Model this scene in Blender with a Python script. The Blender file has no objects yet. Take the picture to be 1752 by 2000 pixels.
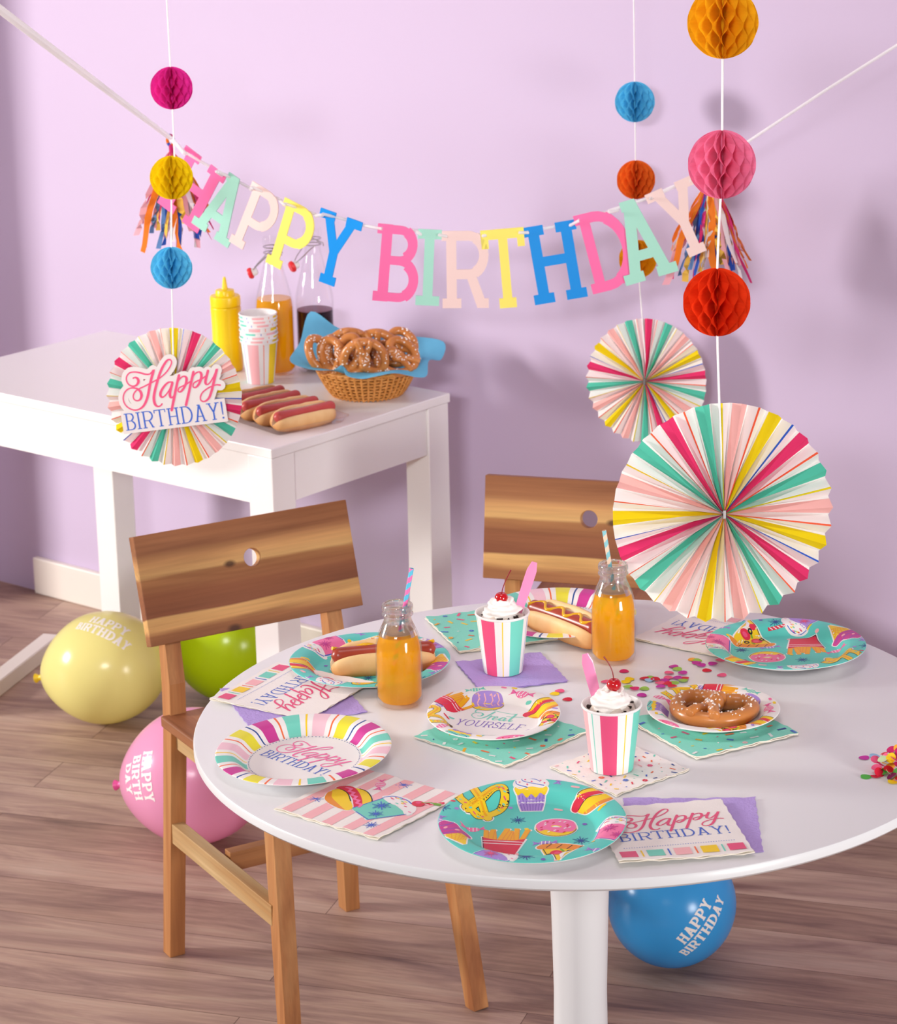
import bpy, math, random
import numpy as np
from math import sin, cos, pi, radians as R, sqrt, atan2, hypot, floor
from mathutils import Vector, Matrix, noise
from mathutils.geometry import delaunay_2d_cdt

SC = bpy.context.scene
COL = SC.collection

# ------------------------------------------------------------------ camera
F, PT, ZC, RO, CX, CY = 5292.67, .28198, 2.0651, .0163, 977.4, 947.3
cam_d = bpy.data.cameras.new('camera')
cam = bpy.data.objects.new('camera', cam_d)
COL.objects.link(cam)
fw = Vector((0, cos(PT), -sin(PT)))
up0 = Vector((0, sin(PT), cos(PT)))
rt0 = Vector((1, 0, 0))
rt = rt0 * cos(RO) - up0 * sin(RO)
up = rt0 * sin(RO) + up0 * cos(RO)
cm = Matrix((rt, up, -fw)).transposed().to_4x4()
cm.translation = (0, 0, ZC)
cam.matrix_world = cm
cam_d.sensor_fit = 'AUTO'
cam_d.sensor_width = 36
cam_d.lens = F / 2000 * 36
cam_d.shift_x = (876 - CX) / 2000
cam_d.shift_y = -(1000 - CY) / 2000
cam_d.clip_end = 60
cam_d.dof.use_dof = True
cam_d.dof.focus_distance = 3.62
cam_d.dof.aperture_fstop = 15
SC.camera = cam

# ------------------------------------------------------------------ world, lights, exposure
W = bpy.data.worlds.new('world'); SC.world = W; W.use_nodes = True
bg = W.node_tree.nodes['Background']
bg.inputs['Color'].default_value = (.88, .91, 1, 1)
bg.inputs['Strength'].default_value = .34

def area(name, loc, to, size, power, col=(1, 1, 1), sy=None, spread=180):
    d = bpy.data.lights.new(name, 'AREA'); d.energy = power; d.color = col
    d.shape = 'RECTANGLE' if sy else 'SQUARE'; d.size = size
    if sy: d.size_y = sy
    d.spread = R(spread)
    o = bpy.data.objects.new(name, d); COL.objects.link(o)
    o.location = loc
    o.rotation_euler = (Vector(to) - Vector(loc)).to_track_quat('-Z', 'Y').to_euler()
    return o
area('key_left_light', (-6.8, 4.55, 2.35), (.2, 4.2, .9), 1.25, 380, (1, .97, .93))  # area key light from the left; no window is modelled
area('front_softbox', (-1.0, -.6, 2.9), (-.40, 5.4, 1.62), 1.0, 24, (1, .99, 1), spread=42)
area('right_fill_softbox', (2.6, .6, 1.0), (.35, 3.4, .95), .9, 9.5, (1, .97, .94), spread=60)
area('overhead_softbox', (.05, 3.25, 2.62), (.1, 3.4, .74), .7, .8, (1, .99, .99), spread=56)
SC.view_settings.view_transform = 'Standard'
SC.view_settings.look = 'None'
SC.view_settings.exposure = 0.12
SC.view_settings.gamma = 1.0
SC.view_settings.use_curve_mapping = False
SC.cycles.max_bounces = 8
SC.cycles.transparent_max_bounces = 16
SC.cycles.caustics_reflective = False
SC.cycles.caustics_refractive = False
SC.cycles.use_denoising = True

def at(px, py, z):
    a0 = (px - CX) / F; b0 = (CY - py) / F
    a = a0 * cos(RO) + b0 * sin(RO); b = -a0 * sin(RO) + b0 * cos(RO)
    d = Vector((a, cos(PT) + b * sin(PT), -sin(PT) + b * cos(PT)))
    return d * ((z - ZC) / d.z) + Vector((0, 0, ZC))
def atY(px, py, Y):
    a0 = (px - CX) / F; b0 = (CY - py) / F
    a = a0 * cos(RO) + b0 * sin(RO); b = -a0 * sin(RO) + b0 * cos(RO)
    d = Vector((a, cos(PT) + b * sin(PT), -sin(PT) + b * cos(PT)))
    return d * (Y / d.y) + Vector((0, 0, ZC))

# ------------------------------------------------------------------ materials
def lin(c):
    return tuple((x / 255 / 12.92 if x / 255 <= .04045 else ((x / 255 + .055) / 1.055) ** 2.4) for x in c) + (1,)
def newmat(name):
    m = bpy.data.materials.new(name); m.use_nodes = True
    nt = m.node_tree; p = nt.nodes['Principled BSDF']
    return m, nt, p
MATS = {}
def plain(key, c, rough=.5, spec=.5, var=0, scale=20, bump=0, bscale=200, **kw):
    m, nt, p = newmat(key)
    p.inputs['Base Color'].default_value = lin(c)
    p.inputs['Roughness'].default_value = rough
    p.inputs['Specular IOR Level'].default_value = spec
    for k, v in kw.items(): p.inputs[k].default_value = v
    if var or bump:
        tc = nt.nodes.new('ShaderNodeTexCoord')
    if var:
        n = nt.nodes.new('ShaderNodeTexNoise'); n.inputs['Scale'].default_value = scale; n.inputs['Detail'].default_value = 4
        mx = nt.nodes.new('ShaderNodeMix'); mx.data_type = 'RGBA'
        a = tuple(max(0, x - var) for x in c); b = tuple(min(255, x + var) for x in c)
        mx.inputs[6].default_value = lin(a); mx.inputs[7].default_value = lin(b)
        nt.links.new(tc.outputs['Object'], n.inputs['Vector'])
        nt.links.new(n.outputs['Fac'], mx.inputs[0]); nt.links.new(mx.outputs[2], p.inputs['Base Color'])
    if bump:
        n2 = nt.nodes.new('ShaderNodeTexNoise'); n2.inputs['Scale'].default_value = bscale; n2.inputs['Detail'].default_value = 3
        b_ = nt.nodes.new('ShaderNodeBump'); b_.inputs['Strength'].default_value = bump; b_.inputs['Distance'].default_value = .002
        nt.links.new(tc.outputs['Object'], n2.inputs['Vector'])
        nt.links.new(n2.outputs['Fac'], b_.inputs['Height']); nt.links.new(b_.outputs['Normal'], p.inputs['Normal'])
    MATS[key] = m
    return m
def tissue(key, c, tr=.35, var=8):
    m = plain(key, c, .85, .2, var=var, scale=60)
    nt = m.node_tree; p = nt.nodes['Principled BSDF']
    t = nt.nodes.new('ShaderNodeBsdfTranslucent'); t.inputs['Color'].default_value = lin(c)
    mx = nt.nodes.new('ShaderNodeMixShader'); mx.inputs[0].default_value = tr
    out = nt.nodes['Material Output']
    nt.links.new(p.outputs[0], mx.inputs[1]); nt.links.new(t.outputs[0], mx.inputs[2]); nt.links.new(mx.outputs[0], out.inputs[0])
    return m
def thin_glass(key, tint=(1, 1, 1), refl=.12, rough=.02, body=0):
    m = bpy.data.materials.new(key); m.use_nodes = True; nt = m.node_tree
    nt.nodes.remove(nt.nodes['Principled BSDF'])
    tr0 = nt.nodes.new('ShaderNodeBsdfTransparent'); tr0.inputs[0].default_value = (*tint, 1)
    rf = nt.nodes.new('ShaderNodeBsdfGlass'); rf.inputs['IOR'].default_value = 1.45; rf.inputs['Roughness'].default_value = rough; rf.inputs[0].default_value = (*tint, 1)
    tr = nt.nodes.new('ShaderNodeMixShader'); tr.inputs[0].default_value = body
    nt.links.new(tr0.outputs[0], tr.inputs[1]); nt.links.new(rf.outputs[0], tr.inputs[2])
    gl = nt.nodes.new('ShaderNodeBsdfGlossy'); gl.inputs['Roughness'].default_value = rough
    lw = nt.nodes.new('ShaderNodeLayerWeight'); lw.inputs['Blend'].default_value = .5
    pw = nt.nodes.new('ShaderNodeMath'); pw.operation = 'POWER'; pw.inputs[1].default_value = 4
    ma = nt.nodes.new('ShaderNodeMath'); ma.operation = 'MULTIPLY_ADD'; ma.inputs[1].default_value = .45; ma.inputs[2].default_value = refl * .3
    mx = nt.nodes.new('ShaderNodeMixShader')
    nt.links.new(lw.outputs['Facing'], pw.inputs[0]); nt.links.new(pw.outputs[0], ma.inputs[0]); nt.links.new(ma.outputs[0], mx.inputs[0])
    nt.links.new(tr.outputs[0], mx.inputs[1]); nt.links.new(gl.outputs[0], mx.inputs[2])
    nt.links.new(mx.outputs[0], nt.nodes['Material Output'].inputs[0])
    MATS[key] = m
    return m
def juice(key, c, dens=.5, see=.42, tint=(1, .72, .05, 1)):
    m = plain(key, c, .3, .1)
    nt = m.node_tree; p = nt.nodes['Principled BSDF']
    t = nt.nodes.new('ShaderNodeBsdfTranslucent'); t.inputs['Color'].default_value = lin(c)
    mx = nt.nodes.new('ShaderNodeMixShader'); mx.inputs[0].default_value = dens
    nt.links.new(p.outputs[0], mx.inputs[1]); nt.links.new(t.outputs[0], mx.inputs[2])
    tp = nt.nodes.new('ShaderNodeBsdfTransparent'); tp.inputs['Color'].default_value = tint
    mx2 = nt.nodes.new('ShaderNodeMixShader'); mx2.inputs[0].default_value = see
    nt.links.new(mx.outputs[0], mx2.inputs[1]); nt.links.new(tp.outputs[0], mx2.inputs[2])
    nt.links.new(mx2.outputs[0], nt.nodes['Material Output'].inputs[0])
    return m
def wood(key, base, dark, light, axis='X', rings=7, bands=None, knots=()):
    """grain runs along the given local axis; bands = [(pos, colour)] over local Z for edge-glued staves"""
    m, nt, p = newmat(key); L = nt.links.new
    tc = nt.nodes.new('ShaderNodeTexCoord')
    mp = nt.nodes.new('ShaderNodeMapping')
    s = {'X': (1.3, 22, 22), 'Y': (22, 1.3, 22), 'Z': (22, 22, 1.3)}[axis]
    mp.inputs['Scale'].default_value = s
    L(tc.outputs['Object'], mp.inputs['Vector'])
    n = nt.nodes.new('ShaderNodeTexNoise'); n.inputs['Scale'].default_value = 1.0; n.inputs['Detail'].default_value = 6; n.inputs['Distortion'].default_value = .8
    L(mp.outputs[0], n.inputs['Vector'])
    mp2 = nt.nodes.new('ShaderNodeMapping'); mp2.inputs['Scale'].default_value = tuple(x * 9 if x > 2 else x * 4 for x in s)
    L(tc.outputs['Object'], mp2.inputs['Vector'])
    n2 = nt.nodes.new('ShaderNodeTexNoise'); n2.inputs['Scale'].default_value = 1.0; n2.inputs['Detail'].default_value = 3
    L(mp2.outputs[0], n2.inputs['Vector'])
    cr = nt.nodes.new('ShaderNodeValToRGB')
    cr.color_ramp.elements[0].position = .3; cr.color_ramp.elements[0].color = lin(dark)
    cr.color_ramp.elements[1].position = .72; cr.color_ramp.elements[1].color = lin(light)
    e = cr.color_ramp.elements.new(.5); e.color = lin(base)
    L(n.outputs['Fac'], cr.inputs[0])
    col = cr.outputs[0]
    if bands:
        sx = nt.nodes.new('ShaderNodeSeparateXYZ'); L(tc.outputs['Object'], sx.inputs[0])
        wob = nt.nodes.new('ShaderNodeMath'); wob.operation = 'MULTIPLY_ADD'
        wob.inputs[1].default_value = .022; L(n.outputs['Fac'], wob.inputs[0]); L(sx.outputs['Z'], wob.inputs[2])
        mr = nt.nodes.new('ShaderNodeMapRange'); mr.inputs['From Min'].default_value = bands[0]; mr.inputs['From Max'].default_value = bands[1]
        L(wob.outputs[0], mr.inputs['Value'])
        br = nt.nodes.new('ShaderNodeValToRGB'); els = br.color_ramp.elements
        bl = bands[2]
        els[0].position = bl[0][0]; els[0].color = lin(bl[0][1]); els[1].position = bl[1][0]; els[1].color = lin(bl[1][1])
        for q in bl[2:]:
            e = els.new(q[0]); e.color = lin(q[1])
        L(mr.outputs[0], br.inputs[0])
        mm = nt.nodes.new('ShaderNodeMix'); mm.data_type = 'RGBA'; mm.blend_type = 'MULTIPLY'; mm.inputs[0].default_value = 1
        L(br.outputs[0], mm.inputs[6]); L(cr.outputs[0], mm.inputs[7]); col = mm.outputs[2]
        for (kx, kz, kr) in knots:
            vm = nt.nodes.new('ShaderNodeVectorMath'); vm.operation = 'SUBTRACT'; vm.inputs[1].default_value = (kx, 0, kz); L(tc.outputs['Object'], vm.inputs[0])
            v2 = nt.nodes.new('ShaderNodeVectorMath'); v2.operation = 'MULTIPLY'; v2.inputs[1].default_value = (.55, 0, 1); L(vm.outputs[0], v2.inputs[0])
            ln = nt.nodes.new('ShaderNodeVectorMath'); ln.operation = 'LENGTH'; L(v2.outputs[0], ln.inputs[0])
            kk = nt.nodes.new('ShaderNodeMapRange'); kk.inputs['From Min'].default_value = kr * .4; kk.inputs['From Max'].default_value = kr; kk.inputs['To Min'].default_value = .85; kk.inputs['To Max'].default_value = 0
            L(ln.outputs['Value'], kk.inputs['Value'])
            km = nt.nodes.new('ShaderNodeMix'); km.data_type = 'RGBA'; L(kk.outputs[0], km.inputs[0]); L(col, km.inputs[6]); km.inputs[7].default_value = lin((70, 38, 24)); col = km.outputs[2]
    m2 = nt.nodes.new('ShaderNodeMix'); m2.data_type = 'RGBA'; m2.blend_type = 'MULTIPLY'; m2.inputs[0].default_value = .35
    L(col, m2.inputs[6]); L(n2.outputs['Fac'], m2.inputs[7])
    g = nt.nodes.new('ShaderNodeMix'); g.data_type = 'RGBA'; g.inputs[0].default_value = 0
    L(m2.outputs[2], g.inputs[6])
    L(g.outputs[2], p.inputs['Base Color'])
    p.inputs['Roughness'].default_value = .5
    p.inputs['Specular IOR Level'].default_value = .35
    MATS[key] = m
    return m

PAL = dict(white=(246, 243, 242), mint=(116, 214, 194), teal=(92, 210, 198), tealdark=(64, 178, 172), pinkL=(250, 186, 190), pinkpale=(243, 200, 212), pink=(247, 120, 172), magenta=(236, 58, 126),
           plum=(205, 62, 150), red=(226, 44, 74), yellow=(250, 212, 30), lemon=(236, 226, 60), gold=(246, 176, 20), orange=(244, 112, 60), orangeB=(238, 148, 50), blue=(58, 104, 205), navy=(26, 76, 150),
           purple=(172, 140, 218), purpleD=(120, 92, 190), lilac=(190, 160, 226), black=(34, 30, 44), green=(120, 176, 50), roseT=(236, 84, 130), cream=(250, 238, 205))
for k, c in PAL.items(): plain(k, c, .42, .4)
BAN = dict(b_pink=(252, 112, 172), b_mint=(168, 226, 206), b_blush=(244, 214, 208), b_yellow=(255, 238, 110), b_blue=(0, 146, 232))
for k, c in BAN.items(): plain(k, c, .45, .4)
plain('paper', (244, 240, 238), .6, .3)
plain('card', (232, 224, 222), .6, .3)
plain('napkin_white', (248, 242, 238), .8, .2, bump=.15, bscale=400)
plain('napkin_mint', (142, 224, 204), .8, .2, bump=.15, bscale=400)
plain('napkin_purple', (190, 166, 230), .85, .2, bump=.6, bscale=260, var=5, scale=30)
plain('napkin_edge', (246, 238, 222), .85, .2)
plain('table_white', (235, 235, 237), .3, .4)
plain('side_white', (246, 243, 241), .35, .4)
plain('trim_white', (238, 228, 218), .45, .4)
plain('string', (248, 246, 246), .8, .2)
tissue('ribbon', (255, 254, 255), .5, var=0)
plain('metal', (190, 186, 186), .25, .5, Metallic=1)
plain('mustard_plastic', (250, 216, 12), .3, .5)
plain('mustard', (232, 178, 20), .25, .5)
plain('sausage', (168, 62, 42), .3, .5, var=16, scale=40)
plain('sausage_pale', (196, 74, 68), .35, .5, var=10, scale=40)
def bun_mat(key, top, low):
    m, nt, p = newmat(key); L = nt.links.new
    tc = nt.nodes.new('ShaderNodeTexCoord'); sx = nt.nodes.new('ShaderNodeSeparateXYZ'); L(tc.outputs['Object'], sx.inputs[0])
    n = nt.nodes.new('ShaderNodeTexNoise'); n.inputs['Scale'].default_value = 35; n.inputs['Detail'].default_value = 5; L(tc.outputs['Object'], n.inputs['Vector'])
    ad = nt.nodes.new('ShaderNodeMath'); ad.operation = 'MULTIPLY_ADD'; ad.inputs[1].default_value = .02; L(n.outputs['Fac'], ad.inputs[0]); L(sx.outputs['Z'], ad.inputs[2])
    mr = nt.nodes.new('ShaderNodeMapRange'); mr.inputs['From Min'].default_value = .012; mr.inputs['From Max'].default_value = .045; L(ad.outputs[0], mr.inputs['Value'])
    cr = nt.nodes.new('ShaderNodeValToRGB'); el = cr.color_ramp.elements
    el[0].color = lin(low); el[0].position = 0; el[1].color = lin(top); el[1].position = 1
    L(mr.outputs[0], cr.inputs[0]); L(cr.outputs[0], p.inputs['Base Color'])
    bp = nt.nodes.new('ShaderNodeBump'); bp.inputs['Strength'].default_value = .3; bp.inputs['Distance'].default_value = .002; L(n.outputs['Fac'], bp.inputs['Height']); L(bp.outputs[0], p.inputs['Normal'])
    p.inputs['Roughness'].default_value = .5; p.inputs['Specular IOR Level'].default_value = .3
    MATS[key] = m
bun_mat('bun', (246, 208, 150), (208, 130, 56))
plain('bun_crumb', (250, 230, 196), .9, .1, var=8, scale=150, bump=.5, bscale=300)
plain('pretzel', (190, 116, 48), .28, .5, var=38, scale=14, bump=.15, bscale=80)
plain('salt', (252, 246, 240), .4, .5)
plain('wicker', (206, 138, 66), .55, .3, var=26, scale=45)
plain('wicker_dark', (140, 82, 36), .7, .2)
tissue('liner', (116, 204, 240), .25, var=6)
plain('icecream', (226, 212, 200), .6, .3, var=14, scale=120, bump=.6, bscale=160)
plain('cookie', (48, 34, 30), .7, .2)
plain('cream', (252, 246, 240), .4, .4)
plain('cherry', (190, 8, 22), .08, .7)
plain('stem', (140, 26, 34), .4, .4)
plain('spoon', (250, 150, 196), .22, .5)
plain('gasket', (226, 40, 44), .4, .5)
plain('ceramic', (240, 236, 232), .3, .5)
plain('straw_pink', (246, 120, 180), .5, .3)
plain('straw_blue', (96, 196, 226), .5, .3)
plain('straw_aqua', (140, 204, 212), .5, .3)
plain('straw_peach', (250, 214, 186), .5, .3)
for k, c in dict(t_orange=(248, 134, 44), t_blue=(52, 96, 200), t_pink=(250, 186, 196), t_yellow=(250, 206, 90), t_white=(244, 238, 240), t_magenta=(224, 60, 130), t_sky=(120, 176, 236)).items(): tissue(k, c, .3)
for k, c in dict(h_magenta=(240, 50, 166), h_yellow=(255, 222, 10), h_sky=(106, 210, 246), h_gold=(255, 186, 20), h_pink=(255, 136, 176), h_red=(240, 62, 14), h_orange=(250, 124, 40)).items(): tissue(k, c, .22)
for k, c in dict(c_red=(216, 24, 58), c_magenta=(212, 34, 110), c_purple=(196, 46, 160), c_pink=(244, 96, 140), c_green=(156, 200, 84), c_yellow=(252, 214, 20), c_orange=(250, 176, 60), c_sky=(160, 206, 240), c_lime=(206, 232, 180), c_leaf=(86, 184, 76), c_plum=(130, 20, 84)).items(): plain(k, c, .6, .3)
for k, c in dict(bal_yellow=(255, 246, 160), bal_pink=(255, 176, 216), bal_green=(198, 228, 10), bal_blue=(70, 182, 250)).items():
    m = plain(k, c, .22, .5)
    nt = m.node_tree; p = nt.nodes['Principled BSDF']
    t = nt.nodes.new('ShaderNodeBsdfTranslucent'); t.inputs['Color'].default_value = lin(c)
    mx = nt.nodes.new('ShaderNodeMixShader'); mx.inputs[0].default_value = .22
    nt.links.new(p.outputs[0], mx.inputs[1]); nt.links.new(t.outputs[0], mx.inputs[2]); nt.links.new(mx.outputs[0], nt.nodes['Material Output'].inputs[0])
plain('bal_print', (255, 250, 246), .4, .4)
plain('bal_knot_yellow', (232, 196, 30), .35, .5); plain('bal_knot_pink', (240, 96, 170), .35, .5)
thin_glass('glass', refl=.10); thin_glass('glass_rim', refl=.12, body=.6); thin_glass('clear_plastic', (.985, .98, .99), refl=.16, rough=.05)
juice('orange_soda', (255, 190, 0), .2); plain('foam', (255, 206, 156), .5, .3); plain('foam_dark', (120, 70, 90), .4, .4)
juice('dark_soda', (44, 10, 26), .2, .2, (.3, .05, .12, 1))
juice('far_orange', (255, 186, 0), .15)
AC = dict(base=(190, 124, 70), dark=(150, 88, 46), light=(214, 152, 94))
wood('acacia_board', (235, 235, 232), (200, 192, 186), (252, 255, 254), 'X',
     bands=(-.108, .108, [(0, (178, 117, 75)), (.2, (191, 127, 80)), (.26, (252, 193, 122)), (.335, (255, 200, 127)), (.35, (159, 96, 64)), (.5, (173, 107, 70)), (.62, (201, 138, 86)), (.645, (255, 202, 131)), (.74, (250, 188, 122)), (.82, (191, 127, 83)), (1, (180, 115, 73))]), knots=((-.035, .02, .0075), (-.045, -.088, .009)))
wood('acacia_leg', (200, 134, 80), (167, 103, 60), (220, 161, 103), 'Z')
wood('acacia_rail_x', (187, 126, 77), (150, 92, 55), (207, 151, 99), 'X')
wood('pine_rail', (217, 180, 128), (196, 148, 93), (246, 219, 170), 'Y')
wood('acacia_seat', (180, 117, 75), (143, 87, 55), (196, 140, 93), 'Y')

def wall_mat():
    m, nt, p = newmat('lilac_paint'); L = nt.links.new
    tc = nt.nodes.new('ShaderNodeTexCoord'); n = nt.nodes.new('ShaderNodeTexNoise'); n.inputs['Scale'].default_value = 260; n.inputs['Detail'].default_value = 3
    L(tc.outputs['Object'], n.inputs['Vector'])
    b = nt.nodes.new('ShaderNodeBump'); b.inputs['Strength'].default_value = .12; b.inputs['Distance'].default_value = .001; L(n.outputs['Fac'], b.inputs['Height']); L(b.outputs[0], p.inputs['Normal'])
    p.inputs['Base Color'].default_value = lin((205, 187, 214)); p.inputs['Roughness'].default_value = .75; p.inputs['Specular IOR Level'].default_value = .25
    MATS['wall'] = m
wall_mat()
def floor_mat():
    m, nt, p = newmat('plank_floor'); L = nt.links.new
    tc = nt.nodes.new('ShaderNodeTexCoord')
    br = nt.nodes.new('ShaderNodeTexBrick'); br.offset = .37; br.offset_frequency = 2; br.squash = 1
    br.inputs['Scale'].default_value = 1; br.inputs['Brick Width'].default_value = 1.22; br.inputs['Row Height'].default_value = .135
    br.inputs['Mortar Size'].default_value = .0007; br.inputs['Mortar Smooth'].default_value = .2; br.inputs['Bias'].default_value = 0
    br.inputs['Color1'].default_value = (0, 0, 0, 1); br.inputs['Color2'].default_value = (1, 1, 1, 1); br.inputs['Mortar'].default_value = (.2, .2, .2, 1)
    L(tc.outputs['Object'], br.inputs['Vector'])
    # per-plank shift of the grain
    mul = nt.nodes.new('ShaderNodeVectorMath'); mul.operation = 'MULTIPLY'; mul.inputs[1].default_value = (3, 7, 5); L(br.outputs['Color'], mul.inputs[0])
    add = nt.nodes.new('ShaderNodeVectorMath'); L(tc.outputs['Object'], add.inputs[0]); L(mul.outputs[0], add.inputs[1])
    mp = nt.nodes.new('ShaderNodeMapping'); mp.inputs['Scale'].default_value = (1.9, 11, 1); L(add.outputs[0], mp.inputs['Vector'])
    n = nt.nodes.new('ShaderNodeTexNoise'); n.inputs['Scale'].default_value = 1; n.inputs['Detail'].default_value = 7; n.inputs['Roughness'].default_value = .62; n.inputs['Distortion'].default_value = 1.6; L(mp.outputs[0], n.inputs['Vector'])
    mp2 = nt.nodes.new('ShaderNodeMapping'); mp2.inputs['Scale'].default_value = (7, 150, 1); L(add.outputs[0], mp2.inputs['Vector'])
    n2 = nt.nodes.new('ShaderNodeTexNoise'); n2.inputs['Scale'].default_value = 1; n2.inputs['Detail'].default_value = 4; L(mp2.outputs[0], n2.inputs['Vector'])
    n3 = nt.nodes.new('ShaderNodeTexNoise'); n3.inputs['Scale'].default_value = 1.7; n3.inputs['Detail'].default_value = 2; L(tc.outputs['Object'], n3.inputs['Vector'])
    cr = nt.nodes.new('ShaderNodeValToRGB'); el = cr.color_ramp.elements
    el[0].position = .28; el[0].color = lin((131, 105, 98)); el[1].position = .75; el[1].color = lin((194, 169, 152))
    e = el.new(.43); e.color = lin((163, 133, 121)); e = el.new(.56); e.color = lin((184, 154, 137))
    L(n.outputs['Fac'], cr.inputs[0])
    mx = nt.nodes.new('ShaderNodeMix'); mx.data_type = 'RGBA'; mx.blend_type = 'OVERLAY'; mx.inputs[0].default_value = .3; L(cr.outputs[0], mx.inputs[6]); L(n2.outputs['Fac'], mx.inputs[7])
    m3 = nt.nodes.new('ShaderNodeMix'); m3.data_type = 'RGBA'; m3.blend_type = 'SOFT_LIGHT'; m3.inputs[0].default_value = .35; L(mx.outputs[2], m3.inputs[6]); L(br.outputs['Color'], m3.inputs[7])
    m4 = nt.nodes.new('ShaderNodeMix'); m4.data_type = 'RGBA'; m4.blend_type = 'SOFT_LIGHT'; m4.inputs[0].default_value = .5; L(m3.outputs[2], m4.inputs[6]); L(n3.outputs['Fac'], m4.inputs[7])
    m5 = nt.nodes.new('ShaderNodeMix'); m5.data_type = 'RGBA'; m5.blend_type = 'MULTIPLY'; L(br.outputs['Fac'], m5.inputs[0]); L(m4.outputs[2], m5.inputs[6]); m5.inputs[7].default_value = lin((135, 115, 113))
    L(m5.outputs[2], p.inputs['Base Color'])
    p.inputs['Roughness'].default_value = .5; p.inputs['Specular IOR Level'].default_value = .35
    b = nt.nodes.new('ShaderNodeBump'); b.inputs['Strength'].default_value = .15; b.inputs['Distance'].default_value = .001; L(n2.outputs['Fac'], b.inputs['Height']); L(b.outputs[0], p.inputs['Normal'])
    MATS['floor'] = m
floor_mat()

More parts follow.
